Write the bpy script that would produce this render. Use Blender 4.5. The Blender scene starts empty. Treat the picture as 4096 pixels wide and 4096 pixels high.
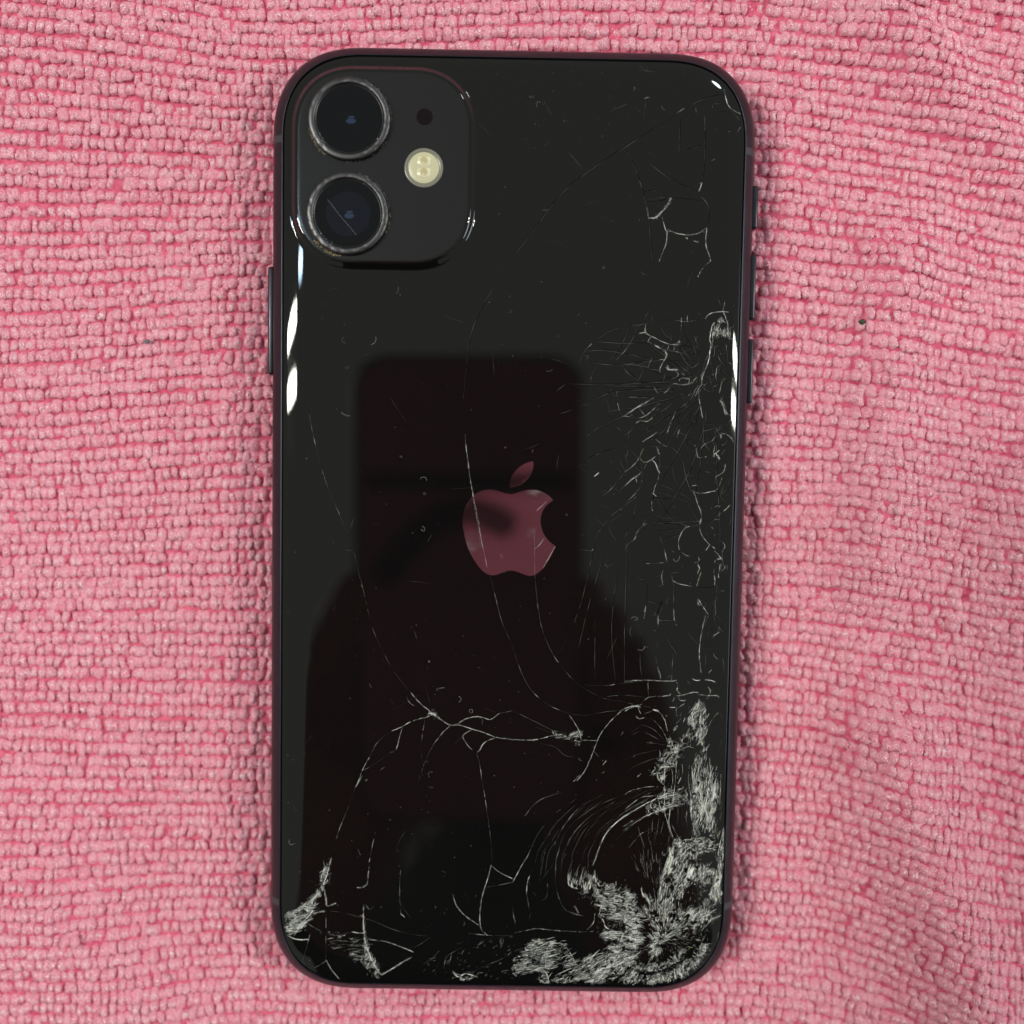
import bpy, bmesh, math, random
import numpy as np
from mathutils import Vector, Euler, Matrix
from mathutils.bvhtree import BVHTree

MM = 0.001
scene = bpy.context.scene
COL = scene.collection
rng = np.random.default_rng(11)
random.seed(5)

# ------------------------------------------------------------------ camera
cam_loc = Vector((-.2262, 12.7655, 169.1737))
cam_rot = Euler((-.0578, -.0040, .0166), 'XYZ')
cd = bpy.data.cameras.new('camera')
cam = bpy.data.objects.new('camera', cd)
COL.objects.link(cam)
cam.location = cam_loc * MM
cam.rotation_euler = cam_rot
cd.sensor_width = 36
cd.sensor_fit = 'HORIZONTAL'
cd.angle = math.radians(53)
cd.clip_start = 0.004
cd.clip_end = 20
cd.dof.use_dof = True                      # a phone lens this close: the glass is sharp, what it mirrors is soft
cd.dof.focus_distance = 0.1612
cd.dof.aperture_fstop = 7.5
scene.camera = cam

# ------------------------------------------------------------------ light
world = bpy.data.worlds.new('World')
scene.world = world
world.use_nodes = True
bg = world.node_tree.nodes['Background']
bg.inputs[0].default_value = (0.97, 1.0, 0.93, 1)      # dim, pale ceiling and walls all round
bg.inputs[1].default_value = 0.34

def area_lamp(name, loc, sx, sy, power, color, target=(0, 0, 0)):
    d = bpy.data.lights.new(name, 'AREA')
    d.shape = 'ELLIPSE'
    d.size, d.size_y, d.energy, d.color = sx, sy, power, color
    o = bpy.data.objects.new(name, d)
    COL.objects.link(o)
    o.location = loc
    v = Vector(target) - Vector(loc)
    o.rotation_euler = v.to_track_quat('-Z', 'Y').to_euler() if sx == sy else (0, 0, 0)
    return o

TUBE = (1.0, 0.98, 0.88)
for x, ln_ in ((-1.62, 1.2), (2.55, 1.2)):
    for y in (0.165, 0.325):
        area_lamp('ceiling_tube', (x, y, 2.0), ln_, 0.040, 28, TUBE)
area_lamp('skylight', (1.0, 1.5, 1.5), 0.18, 0.18, 5, (0.80, 0.90, 1.0))
wl = area_lamp('window_light', (3.0, -0.2, 1.1), 0.8, 1.7, 22, (0.84, 0.92, 1.0))
wl.rotation_euler = (0, math.radians(75), 0)
area_lamp('cool_lamp', (-0.82, 0.42, 2.0), 0.26, 0.055, 2.4, (0.55, 0.78, 1.0))

scene.view_settings.view_transform = 'Standard'
scene.view_settings.look = 'None'
scene.view_settings.exposure = 0.0
scene.view_settings.gamma = 1.0
scene.render.engine = 'CYCLES'
scene.cycles.max_bounces = 8
scene.cycles.diffuse_bounces = 5

# ------------------------------------------------------------------ helpers
def link_mesh(name, verts, faces, mat, parent=None, smooth=True):
    me = bpy.data.meshes.new(name)
    me.from_pydata([tuple(v) for v in verts], [], faces)
    me.update()
    if smooth:
        me.polygons.foreach_set('use_smooth', [True] * len(me.polygons))
    me.materials.append(mat)
    o = bpy.data.objects.new(name, me)
    COL.objects.link(o)
    if parent is not None:
        o.parent = parent
    return o

def np_mesh(name, verts, quads, mat, parent=None, smooth=True, tri=False):
    """fast mesh from numpy arrays of vertices (metres) and equal-sized faces"""
    k = quads.shape[1]
    me = bpy.data.meshes.new(name)
    me.vertices.add(len(verts))
    me.vertices.foreach_set('co', np.ascontiguousarray(verts, dtype=np.float32).ravel())
    n = len(quads)
    me.loops.add(n * k)
    me.loops.foreach_set('vertex_index', np.ascontiguousarray(quads, dtype=np.int32).ravel())
    me.polygons.add(n)
    me.polygons.foreach_set('loop_start', np.arange(0, n * k, k, dtype=np.int32))
    me.polygons.foreach_set('loop_total', np.full(n, k, dtype=np.int32))
    if smooth:
        me.polygons.foreach_set('use_smooth', np.ones(n, dtype=bool))
    me.update(calc_edges=True)
    me.validate()
    me.materials.append(mat)
    o = bpy.data.objects.new(name, me)
    COL.objects.link(o)
    if parent is not None:
        o.parent = parent
    return o

def empty(name, loc=(0, 0, 0)):
    o = bpy.data.objects.new(name, None)
    COL.objects.link(o)
    o.location = loc
    o.empty_display_size = 0.01
    return o

def tag(o, label=None, cat=None, group=None, kind=None):
    if label: o['label'] = label
    if cat: o['category'] = cat
    if group: o['group'] = group
    if kind: o['kind'] = kind
    return o

def material(name, base, rough=0.5, metal=0.0, ior=1.5, spec=0.5):
    m = bpy.data.materials.new(name)
    m.use_nodes = True
    b = m.node_tree.nodes['Principled BSDF']
    b.inputs['Base Color'].default_value = (*base, 1)
    b.inputs['Roughness'].default_value = rough
    b.inputs['Metallic'].default_value = metal
    b.inputs['IOR'].default_value = ior
    b.inputs['Specular IOR Level'].default_value = spec
    return m

def nodes(m):
    return m.node_tree.nodes, m.node_tree.links, m.node_tree.nodes['Principled BSDF']

def add_noise(m, scale, detail=3.0, rough=0.6):
    N, Lk, b = nodes(m)
    tc = N.new('ShaderNodeTexCoord')
    t = N.new('ShaderNodeTexNoise')
    t.inputs['Scale'].default_value = scale
    t.inputs['Detail'].default_value = detail
    t.inputs['Roughness'].default_value = rough
    Lk.new(tc.outputs['Object'], t.inputs['Vector'])
    return t

def add_bump(m, tex, strength, dist):
    N, Lk, b = nodes(m)
    bp = N.new('ShaderNodeBump')
    bp.inputs['Strength'].default_value = strength
    bp.inputs['Distance'].default_value = dist
    Lk.new(tex.outputs['Fac'], bp.inputs['Height'])
    Lk.new(bp.outputs['Normal'], b.inputs['Normal'])

def ramp(m, tex, stops, target='Base Color'):
    N, Lk, b = nodes(m)
    r = N.new('ShaderNodeValToRGB')
    e = r.color_ramp.elements
    while len(e) < len(stops):
        e.new(0.5)
    for el, (p, c) in zip(e, stops):
        el.position = p
        el.color = (*c, 1) if len(c) == 3 else c
    Lk.new(tex.outputs['Fac'], r.inputs['Fac'])
    Lk.new(r.outputs['Color'], b.inputs[target])
    return r

# ------------------------------------------------------------------ materials
M = {}
m = M['loops'] = material('terry_loops', (0.86, 0.36, 0.43), 1.0, spec=0.0)
nodes(m)[2].inputs['Subsurface Weight'].default_value = 0.0
nodes(m)[2].inputs['Subsurface Radius'].default_value = (1.0, 0.22, 0.30)
nodes(m)[2].inputs['Subsurface Scale'].default_value = 0.0007
t = add_noise(m, 2300, 5, 0.72)
r1 = ramp(m, t, [(0.36, (0.84, 0.20, 0.31)), (0.51, (0.90, 0.34, 0.445)), (0.66, (0.95, 0.58, 0.66))])
add_bump(m, t, 1.0, 0.0004)
N, Lk, b = nodes(m)
t2 = add_noise(m, 330, 2, 0.6)             # whole loops are paler or deeper dyed than their neighbours
r2 = ramp(m, t2, [(0.36, (0.86, 0.26, 0.37)), (0.64, (0.95, 0.58, 0.66))])
mx = N.new('ShaderNodeMix'); mx.data_type = 'RGBA'; mx.inputs['Factor'].default_value = 0.28
Lk.new(r1.outputs['Color'], mx.inputs['A']); Lk.new(r2.outputs['Color'], mx.inputs['B'])
Lk.new(mx.outputs['Result'], b.inputs['Base Color'])
nodes(m)[2].inputs['Sheen Weight'].default_value = 0.0
nodes(m)[2].inputs['Sheen Roughness'].default_value = 0.5
nodes(m)[2].inputs['Sheen Tint'].default_value = (1, 0.85, 0.87, 1)
M['fuzz'] = material('terry_fibre_ends', (0.97, 0.78, 0.83), 0.9, spec=0.0)  # paler than the loops: the brightness of lit tips put into the colour
m = M['ground'] = material('towel_ground', (0.50, 0.07, 0.13), 0.95, spec=0.1)  # deeper dyed base cloth; its crimson also stands in for red glow in gaps
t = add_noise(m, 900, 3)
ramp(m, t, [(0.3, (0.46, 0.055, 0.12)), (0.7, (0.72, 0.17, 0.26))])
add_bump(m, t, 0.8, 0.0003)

m = M['frame'] = material('anodised_aluminium', (0.046, 0.046, 0.055), 0.36, 1.0)
t = add_noise(m, 420, 6, 0.7)
ramp(m, t, [(0.35, (0.30,) * 3), (0.75, (0.46,) * 3)], 'Roughness')
M['seal'] = material('black_seal', (0.006, 0.006, 0.007), 0.5, spec=0.2)
m = M['glass'] = material('black_back_glass', (0.0035, 0.0035, 0.0035), 0.012)
t = add_noise(m, 34, 9, 0.72)              # greasy handling: clear patches and smeared ones
ramp(m, t, [(0.42, (0.015,) * 3), (0.78, (0.065,) * 3)], 'Roughness')
m = M['plate'] = material('matte_camera_plate', (0.008, 0.008, 0.0085), 0.20)
M['ring'] = material('lens_ring_metal', (0.095, 0.093, 0.096), 0.42, 1.0)
M['ring_dark'] = material('lens_barrel_black', (0.008, 0.008, 0.009), 0.35)
M['lens'] = material('lens_black_glass', (0.003, 0.0033, 0.0045), 0.05, spec=0.30)
M['lens_blue'] = material('lens_coating_blue', (0.005, 0.006, 0.011), 0.15, 0.0, 1.5, 0.28)
M['glint_blue'] = material('lens_painted_glint', (0.012, 0.024, 0.055), 0.3, 0.0, 1.5, 0.3)  # blue lens reflection painted as a base colour
M['mic'] = material('microphone_mesh', (0.005, 0.002, 0.003), 0.7, spec=0.1)
M['flash'] = material('flash_phosphor', (0.50, 0.47, 0.31), 0.35)
M['chip'] = material('flash_emitter', (0.44, 0.38, 0.21), 0.4)
M['chip_lit'] = material('flash_reflector', (0.62, 0.59, 0.40), 0.3)
M['flash_rim'] = material('flash_rim', (0.17, 0.165, 0.13), 0.3)
m = M['emblem'] = material('emblem_mirror', (0.84, 0.79, 0.81), 0.05, 1.0)
t = add_noise(m, 160, 4, 0.6)
ramp(m, t, [(0.50, (0.035,) * 3), (0.74, (0.30,) * 3)], 'Roughness')
m = M['white'] = material('crushed_glass', (0.90, 0.92, 0.88), 0.3)
m = M['grey'] = material('cracked_glass_edge', (0.20, 0.21, 0.19), 0.35)
M['black'] = material('crack_painted_shade', (0.0025, 0.0025, 0.0025), 0.6, spec=0.05)  # black strips painting the shaded side of crack edges
M['yellow'] = material('crack_painted_glint', (0.75, 0.68, 0.34), 0.3)  # yellowish glint on crack edges, put into the base colour
M['chipglass'] = material('glass_flake', (0.16, 0.17, 0.16), 0.12)
m = M['frost'] = material('frosted_glass_powder', (0.66, 0.69, 0.66), 0.5)
t = add_noise(m, 5200, 5, 0.75)
N, Lk, b = nodes(m)
r = N.new('ShaderNodeMapRange')
r.inputs['From Min'].default_value = 0.36; r.inputs['From Max'].default_value = 0.74
r.inputs['To Min'].default_value = 0.0; r.inputs['To Max'].default_value = 0.36
Lk.new(t.outputs['Fac'], r.inputs['Value']); Lk.new(r.outputs['Result'], b.inputs['Alpha'])
M['dust'] = material('lint', (0.55, 0.55, 0.52), 0.9)
M['grime'] = material('grime', (0.33, 0.25, 0.13), 0.8)
M['antenna'] = material('antenna_plastic', (0.03, 0.03, 0.035), 0.5)
M['second_back'] = material('second_phone_back', (0.185, 0.115, 0.13), 0.35)
M['second_dark'] = material('second_phone_dark', (0.012, 0.012, 0.013), 0.4)
M['shirt'] = material('dark_shirt', (0.02, 0.02, 0.022), 0.9, spec=0.1)
M['skin'] = material('skin', (0.16, 0.10, 0.08), 0.6)

# ------------------------------------------------------------------ outline of the phone
W, H, RC, NEXP = 37.85, 75.45, 14.6, 2.42
def outline(inset, ncorner=26, w=W, h=H, r=RC, n=NEXP, k=0.85, cx=0.0, cy=0.0):
    w -= inset; h -= inset; r = max(r - inset * k, 0.5)
    out = []
    for (sx, sy, flip) in ((1, 1, False), (-1, 1, True), (-1, -1, False), (1, -1, True)):
        pts = []
        for i in range(ncorner + 1):
            a = (math.pi / 2) * i / ncorner
            u = math.cos(a) ** (2 / n) if i < ncorner else 0.0
            v = math.sin(a) ** (2 / n)
            pts.append((cx + sx * (w - r + r * u), cy + sy * (h - r + r * v)))
        if flip: pts.reverse()
        out += pts
    return out

def loft(rings, close_top=None, close_bottom=False):
    """rings: list of (points2d, z) with equal counts -> verts (m), faces"""
    verts, faces = [], []
    n = len(rings[0][0])
    for pts, z in rings:
        for i, p in enumerate(pts):
            zz = z[i] if isinstance(z, (list, tuple)) else z
            verts.append((p[0] * MM, p[1] * MM, zz * MM))
    for r in range(len(rings) - 1):
        for i in range(n):
            j = (i + 1) % n
            faces.append((r * n + i, r * n + j, (r + 1) * n + j, (r + 1) * n + i))
    if close_top:
        faces.append(tuple((len(rings) - 1) * n + i for i in range(n)))
    if close_bottom:
        faces.append(tuple(reversed(range(n))))
    return verts, faces

def circle(cx, cy, r, n=64):
    return [(cx + r * math.cos(2 * math.pi * i / n), cy + r * math.sin(2 * math.pi * i / n)) for i in range(n)]

def box_rounded(name, cx, cy, cz, sx, sy, sz, bev, mat, parent, seg=3):
    bm = bmesh.new()
    bmesh.ops.create_cube(bm, size=1)
    for v in bm.verts:
        v.co = Vector(((cx + v.co.x * sx) * MM, (cy + v.co.y * sy) * MM, (cz + v.co.z * sz) * MM))
    bmesh.ops.bevel(bm, geom=bm.edges[:], offset=bev * MM, segments=seg, affect='EDGES', profile=0.5)
    me = bpy.data.meshes.new(name)
    bm.to_mesh(me); bm.free()
    me.polygons.foreach_set('use_smooth', [True] * len(me.polygons))
    me.materials.append(mat)
    o = bpy.data.objects.new(name, me)
    COL.objects.link(o)
    if parent: o.parent = parent
    return o

# ------------------------------------------------------------------ towel
def vnoise(x, y, seed=0):
    xi, yi = np.floor(x).astype(int), np.floor(y).astype(int)
    fx, fy = x - xi, y - yi
    fx, fy = fx * fx * (3 - 2 * fx), fy * fy * (3 - 2 * fy)
    def h(a, b):
        q = (a * 374761393 + b * 668265263 + seed * 974634563) & 0xffffffff
        q = ((q ^ (q >> 13)) * 1274126177) & 0xffffffff
        return ((q ^ (q >> 16)) & 0xffff) / 65535.0
    return (h(xi, yi) * (1 - fx) + h(xi + 1, yi) * fx) * (1 - fy) + (h(xi, yi + 1) * (1 - fx) + h(xi + 1, yi + 1) * fx) * fy

def sstep(a, b, x):
    t = np.clip((x - a) / (b - a), 0, 1)
    return t * t * (3 - 2 * t)

def phone_distance(x, y):
    """mm outside the phone outline (negative inside)"""
    r = 12.5
    qx, qy = np.abs(x) - (W - r), np.abs(y) - (H - r)
    return np.hypot(np.maximum(qx, 0), np.maximum(qy, 0)) + np.minimum(np.maximum(qx, qy), 0) - r

def ridge(x, y, x0, y0, x1, y1, wid, amp):
    dx, dy = x1 - x0, y1 - y0
    L2 = dx * dx + dy * dy
    t = ((x - x0) * dx + (y - y0) * dy) / L2
    tc = np.clip(t, 0, 1)
    d = np.hypot(x - (x0 + tc * dx), y - (y0 + tc * dy))
    return amp * np.exp(-(d / wid) ** 2)

def cloth_z(x, y):
    d = phone_distance(x, y)
    away = sstep(1.0, 22.0, d)
    z = 3.2 * (vnoise(x / 34 + 7.3, y / 30 + 2.1, 1) - 0.5) + 1.6 * (vnoise(x / 15 + 1.3, y / 17 + 9.1, 2) - 0.5)
    z += ridge(x, y, 63, 45, 61, -5, 7.0, 3.6) + ridge(x, y, 64, -34, 80, -80, 8.0, 6.4) + ridge(x, y, 60, 84, 82, 60, 6, 3.0)
    z += ridge(x, y, -76, -70, -55, -84, 7, 1.6) + ridge(x, y, -84, 30, -60, 18, 8, 1.2) + ridge(x, y, 50, -20, 54, -70, 5, -1.4)
    z = z * away
    return z - 1.75 + 0.9 * sstep(-1.0, 7.0, d)

def row_warp(x, y):
    w = 5.0 * (vnoise(x / 52 + 3.7, y / 60 + 5.5, 3) - 0.5) + 1.3 * (vnoise(x / 20 + 8.1, y / 26 + 1.9, 4) - 0.5)
    right = sstep(34, 90, x)
    w += -right * (x - 34) * (0.10 + 0.12 * sstep(10, -70, y))
    w += 0.05 * sstep(-30, -90, x) * (x + 30) * sstep(20, 90, y) * -1
    return w

PX, PY = 1.36, 2.03
EXT = 114.0
ny = int(2 * (EXT + 14) / PY); nx = int(2 * EXT / PX)
gy, gx = np.meshgrid(np.arange(ny) - ny / 2, np.arange(nx) - nx / 2, indexing='ij')
rowj = rng.normal(0, 0.10, (ny, 1)); rowp = np.cumsum(rng.normal(0, 0.16, (ny, 1)), axis=0)
bx = (gx + rowp) * PX + rng.normal(0, 0.15, gx.shape) + 0.9 * (vnoise(gx / 9.0, gy * 0.9, 8) - 0.5)
by = gy * PY + rowj + rng.normal(0, 0.09, gx.shape) + 0.25 * (vnoise(gx / 3.0, gy * 0.7, 12) - 0.5)
by = by + row_warp(bx, gy * PY)
bx, by = bx.ravel(), by.ravel()
dist = phone_distance(bx, by)
keep = (np.abs(bx) < EXT) & (np.abs(by) < EXT) & (dist > -4.5)
keep &= rng.uniform(0, 1, bx.shape) > 0.0006
bx, by = bx[keep], by[keep]
nb = len(bx)
NU, NV = 12, 6
cu, su = np.cos(np.linspace(0, 2 * np.pi, NU, endpoint=False)), np.sin(np.linspace(0, 2 * np.pi, NU, endpoint=False))
se = lambda c: np.sign(c) * np.abs(c) ** (2 / 2.5)
ang = np.linspace(-0.12, math.pi / 2, NV)          # from below the widest girth up to the tip
ringr, ringz = np.cos(ang) ** 0.9, np.sin(ang)
T = np.zeros((NV * NU, 3))
for v in range(NV):
    T[v * NU:(v + 1) * NU, 0] = se(cu) * ringr[v]
    T[v * NU:(v + 1) * NU, 1] = se(su) * ringr[v]
    T[v * NU:(v + 1) * NU, 2] = ringz[v]
T[(NV - 1) * NU:, :2] *= 0.0
sx = 0.84 * rng.normal(1, 0.12, nb); sy = 1.05 * rng.normal(1, 0.09, nb); sz = 0.80 * rng.normal(1, 0.15, nb)
V = np.empty((nb, NV * NU, 3), dtype=np.float32)
for c, s in enumerate((sx, sy, sz)):
    V[:, :, c] = T[None, :, c] * s[:, None]
# lumps: a few random waves per loop, plus fibre-scale roughness
for k, (fr, am) in enumerate(((2.6, 0.10), (3.7, 0.08), (6.5, 0.065), (10., 0.05))):
    d = rng.normal(0, 1, (nb, 3)); d /= np.linalg.norm(d, axis=1)[:, None]
    ph = rng.uniform(0, 6.28, nb)
    wv = np.sin(fr * np.einsum('bvc,bc->bv', V, d) * 1.6 + ph[:, None]) * am
    V += (T[None] * wv[:, :, None]).astype(np.float32)
rot = rng.normal(0, 0.17, nb)
c_, s_ = np.cos(rot)[:, None], np.sin(rot)[:, None]
x0, y0 = V[:, :, 0].copy(), V[:, :, 1].copy()
V[:, :, 0], V[:, :, 1] = x0 * c_ - y0 * s_, x0 * s_ + y0 * c_
lean = rng.normal(0.30, 0.11, nb); leanx = rng.normal(0, 0.20, nb)
V[:, :, 1] -= V[:, :, 2] * lean[:, None]
V[:, :, 0] += V[:, :, 2] * leanx[:, None]
e = 0.6
zb = cloth_z(bx, by)
gxn = (cloth_z(bx + e, by) - cloth_z(bx - e, by)) / (2 * e)
gyn = (cloth_z(bx, by + e) - cloth_z(bx, by - e)) / (2 * e)
V[:, :, 2] += V[:, :, 0] * gxn[:, None] + V[:, :, 1] * gyn[:, None]
V[:, :, 0] += (bx)[:, None]
V[:, :, 1] += (by)[:, None]
V[:, :, 2] += (zb + 0.30 + rng.normal(0, 0.15, nb))[:, None]
# nothing pokes through the phone's underside
dd = phone_distance(V[:, :, 0], V[:, :, 1])
lim = np.where(dd < 0, np.where(dd < -3.0, -0.05, 0.35 + 1.0 * (1 - np.clip(-dd / 3.0, 0, 1))), 1e3)
V[:, :, 2] = np.minimum(V[:, :, 2], lim)
q = []
for v in range(NV - 1):
    for u in range(NU):
        a = v * NU + u; b = v * NU + (u + 1) % NU
        q.append((a, b, b + NU, a + NU))
Q = (np.array(q)[None] + (np.arange(nb) * NV * NU)[:, None, None]).reshape(-1, 4)

# loose fibre ends lying over every loop
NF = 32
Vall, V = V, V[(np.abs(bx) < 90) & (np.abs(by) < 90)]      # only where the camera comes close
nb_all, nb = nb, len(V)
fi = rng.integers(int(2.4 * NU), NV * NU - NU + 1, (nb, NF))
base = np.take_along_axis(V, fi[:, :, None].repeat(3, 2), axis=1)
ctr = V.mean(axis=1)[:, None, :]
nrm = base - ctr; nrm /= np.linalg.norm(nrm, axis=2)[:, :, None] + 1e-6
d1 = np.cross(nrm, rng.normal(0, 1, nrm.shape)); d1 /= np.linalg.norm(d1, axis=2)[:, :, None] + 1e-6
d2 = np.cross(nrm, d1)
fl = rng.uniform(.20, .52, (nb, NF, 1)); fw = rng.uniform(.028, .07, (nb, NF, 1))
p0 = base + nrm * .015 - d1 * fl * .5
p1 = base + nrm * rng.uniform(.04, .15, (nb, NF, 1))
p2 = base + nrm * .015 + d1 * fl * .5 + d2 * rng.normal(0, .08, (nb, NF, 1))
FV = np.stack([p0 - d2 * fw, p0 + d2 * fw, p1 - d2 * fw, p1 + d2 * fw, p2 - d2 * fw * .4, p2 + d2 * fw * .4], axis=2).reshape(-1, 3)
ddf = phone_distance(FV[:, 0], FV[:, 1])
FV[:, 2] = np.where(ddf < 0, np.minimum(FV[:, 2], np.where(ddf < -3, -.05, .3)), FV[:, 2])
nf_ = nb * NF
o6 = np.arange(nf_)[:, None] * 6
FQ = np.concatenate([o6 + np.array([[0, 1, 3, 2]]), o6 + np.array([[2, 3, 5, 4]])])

towel = empty('towel', (0, 0, -0.003))
tag(towel, 'pink terry towel of small looped rows spread flat under the cracked phone', 'towel')
loops = np_mesh('towel_loops', Vall.reshape(-1, 3) * MM + np.array([0, 0, 0.003]), Q, M['loops'], towel)
loops['kind'] = 'stuff'
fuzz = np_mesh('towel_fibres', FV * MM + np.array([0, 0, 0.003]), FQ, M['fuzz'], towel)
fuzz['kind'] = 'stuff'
gxs = np.concatenate([np.linspace(-260, -112, 40), np.linspace(-110, 110, 221), np.linspace(112, 260, 40)])
GX, GY = np.meshgrid(gxs, gxs, indexing='xy')
GZ = np.minimum(cloth_z(GX, GY) + 0.46, np.where(phone_distance(GX, GY) < 2, -0.8, 50))
gv = np.stack([GX, GY, GZ], -1).reshape(-1, 3) * MM + np.array([0, 0, 0.003])
n = len(gxs)
ii = (np.arange(n - 1)[:, None] * n + np.arange(n - 1)[None]).ravel()
quad = np.stack([ii, ii + 1, ii + n + 1, ii + n], 1)
mid = gv[quad].mean(axis=1)
outer = (np.abs(mid[:, 0]) > .1125) | (np.abs(mid[:, 1]) > .1125)
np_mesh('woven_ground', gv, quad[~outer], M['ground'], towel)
np_mesh('towel_border', gv + np.array([0, 0, .0006]), quad[outer], M['loops'], towel)

# a few dark crumbs caught in the towel
def crumb(name, x, y, r, mat, label):
    bm = bmesh.new()
    bmesh.ops.create_icosphere(bm, subdivisions=2, radius=r * MM)
    for v in bm.verts:
        v.co *= 1 + random.uniform(-.22, .22)
        v.co.x *= 1.3
    me = bpy.data.meshes.new(name); bm.to_mesh(me); bm.free()
    me.materials.append(mat)
    o = bpy.data.objects.new(name, me); COL.objects.link(o)
    z = float(cloth_z(np.array([x]), np.array([y]))[0]) + 1.75
    o.location = (x * MM, y * MM, z * MM)
    tag(o, label, 'crumb')
M['crumb'] = material('dark_green_crumb', (0.02, 0.045, 0.02), 0.6)
M['crumb_grey'] = material('grey_crumb', (0.12, 0.13, 0.15), 0.7)
crumb('crumb', 56.6, 34.8, 0.42, M['crumb'], 'tiny dark green crumb lying on the towel to the right of the phone')
crumb('crumb', -59.2, 29.8, 0.36, M['crumb_grey'], 'tiny grey crumb caught between towel loops to the left of the phone')

# ------------------------------------------------------------------ the cracked phone
phone = empty('smartphone', (0, 0, 0))
tag(phone, 'black smartphone lying face down on the pink towel, its glass back badly cracked', 'phone')

# metal frame: rounded band
prof = []
for i in range(9):
    t = -0.93 + 1.86 * i / 8
    prof.append((3.2 * (1 - math.sqrt(1 - t * t * 0.985)), 4.15 + 3.72 * t))
rings = [(outline(d), z) for d, z in prof]
top_d, top_z = prof[-1]
rings += [(outline(top_d + .08), top_z + .06), (outline(top_d + .16), top_z + .03), (outline(top_d + .18), top_z - .25)]
v, f = loft(rings)
frame = link_mesh('frame', v, f, M['frame'], phone)
# black seal in the gap
v, f = loft([(outline(top_d + .17), 7.2), (outline(top_d + .20), 7.36), (outline(top_d + .60), 7.36), (outline(top_d + .62), 7.0)])
link_mesh('seal', v, f, M['seal'], phone)
# underside glass (the screen, resting on the towel)
v, f = loft([(outline(1.9), .7), (outline(1.9), .32), (outline(2.6), .06), (outline(3.4), 0.0)])
n = len(outline(0))
f.append(tuple(reversed([3 * n + i for i in range(n)])))
link_mesh('screen', v, f, M['lens'], phone)

# back glass, curving down over the last millimetres
GI = top_d + .34
CW, DROP, ZG = 5.0, 0.72, 8.3
rings = []
for d in (0.0,):
    rings.append((outline(GI + .02), ZG - DROP - .45))
for i in range(19):
    d = CW * (i / 18) ** 1.2
    rings.append((outline(GI + d), ZG - DROP * (1 - d / CW) ** 3.0))
rings.append((outline(GI + CW + 1.5), ZG))
v, f = loft(rings, close_top=True)
glass = link_mesh('back_glass', v, f, M['glass'], phone)
glass.data.polygons[len(glass.data.polygons) - 1].use_smooth = False

# ------------------------------------------------------------------ camera bump
BX0, BX1, BY0, BY1 = -33.1, -7.0, 41.9, 70.3
bcx, bcy, bw, bh = (BX0 + BX1) / 2, (BY0 + BY1) / 2, (BX1 - BX0) / 2, (BY1 - BY0) / 2
def bump_out(inset):
    return outline(inset, 20, bw, bh, 8.8, 2.25, 0.9, bcx, bcy)
SL, BZ = 1.5, 0.85
rings = []
for i in range(15):
    t = i / 14
    zz = ZG - .02 + BZ * (t * t * t * (t * (6 * t - 15) + 10))
    rings.append((bump_out(SL * (1 - t) - 0.0 - SL * 0.0 if False else -SL * (1 - t)), zz))
v, f = loft(rings)
link_mesh('camera_bump_edge', v, f, M['glass'], phone)
PZ = ZG - .02 + BZ
v, f = loft([(bump_out(0), PZ), (bump_out(.12), PZ + .015), (bump_out(.5), PZ + .02)], close_top=True)
plate = link_mesh('camera_plate', v, f, M['plate'], phone)
plate.data.polygons[len(plate.data.polygons) - 1].use_smooth = False
PZ += .02

def camera_lens(cx, cy, blue, scratch):
    r0, r1 = 6.25, 5.25
    hgt = 0.95
    rr = [(r0 + .02, PZ - .05), (r0, PZ + .45), (r0 - .05, PZ + hgt - .12), (r0 - .18, PZ + hgt), (r1 + .22, PZ + hgt + .02), (r1 + .08, PZ + hgt - .05), (r1, PZ + hgt - .22), (r1 - .02, PZ + .2)]
    v, f = loft([(circle(cx, cy, r, 96), z) for r, z in rr])
    # nicks along the rim
    v = [list(p) for p in v]
    for k in range(96):
        if random.random() < .30:
            a = random.uniform(.06, .22) * MM
            for ring in (2, 3):
                v[ring * 96 + k][2] -= a
    ring = link_mesh('lens_ring', v, f, M['ring'], phone)
    rr = [(r1 - .015, PZ + hgt - .20), (r1 - .10, PZ + hgt - .32), (r1 - .30, PZ + hgt - .36)]
    v, f = loft([(circle(cx, cy, r, 96), z) for r, z in rr])
    link_mesh('lens_bezel', v, f, M['ring_dark'], ring)
    v, f = loft([(circle(cx, cy, r1 - .12, 72), PZ + hgt - .342), (circle(cx, cy, 3.9, 72), PZ + hgt - .34), (circle(cx, cy, 3.85, 72), PZ + hgt - .34)], close_top=True)
    g = link_mesh('lens_glass', v, f, M['lens'], ring)
    # inner element: shallow dome with a bluish coating
    rd = 3.4 if blue == 2 else 2.2
    zc = PZ + hgt - .335
    rr = [(rd, zc), (rd * .8, zc + .003), (rd * .5, zc + .005), (rd * .2, zc + .006), (.05, zc + .0065)]
    v, f = loft([(circle(cx + .1, cy - .1, r, 48), z) for r, z in rr], close_top=True)
    link_mesh('lens_element', v, f, M['lens_blue'] if blue == 2 else M['lens'], ring)
    # two small blue discs painting the coating's reflections at the pupil
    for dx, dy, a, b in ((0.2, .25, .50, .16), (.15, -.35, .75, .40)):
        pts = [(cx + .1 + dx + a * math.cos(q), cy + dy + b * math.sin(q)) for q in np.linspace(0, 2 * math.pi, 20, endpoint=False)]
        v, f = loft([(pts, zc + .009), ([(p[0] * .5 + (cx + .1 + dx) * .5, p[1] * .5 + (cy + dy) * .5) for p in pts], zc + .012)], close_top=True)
        link_mesh('painted_pupil_glint', v, f, M['glint_blue'], ring)
    return ring, zc
l1, lz = camera_lens(-25.14, 63.04, 1, False)
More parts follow.
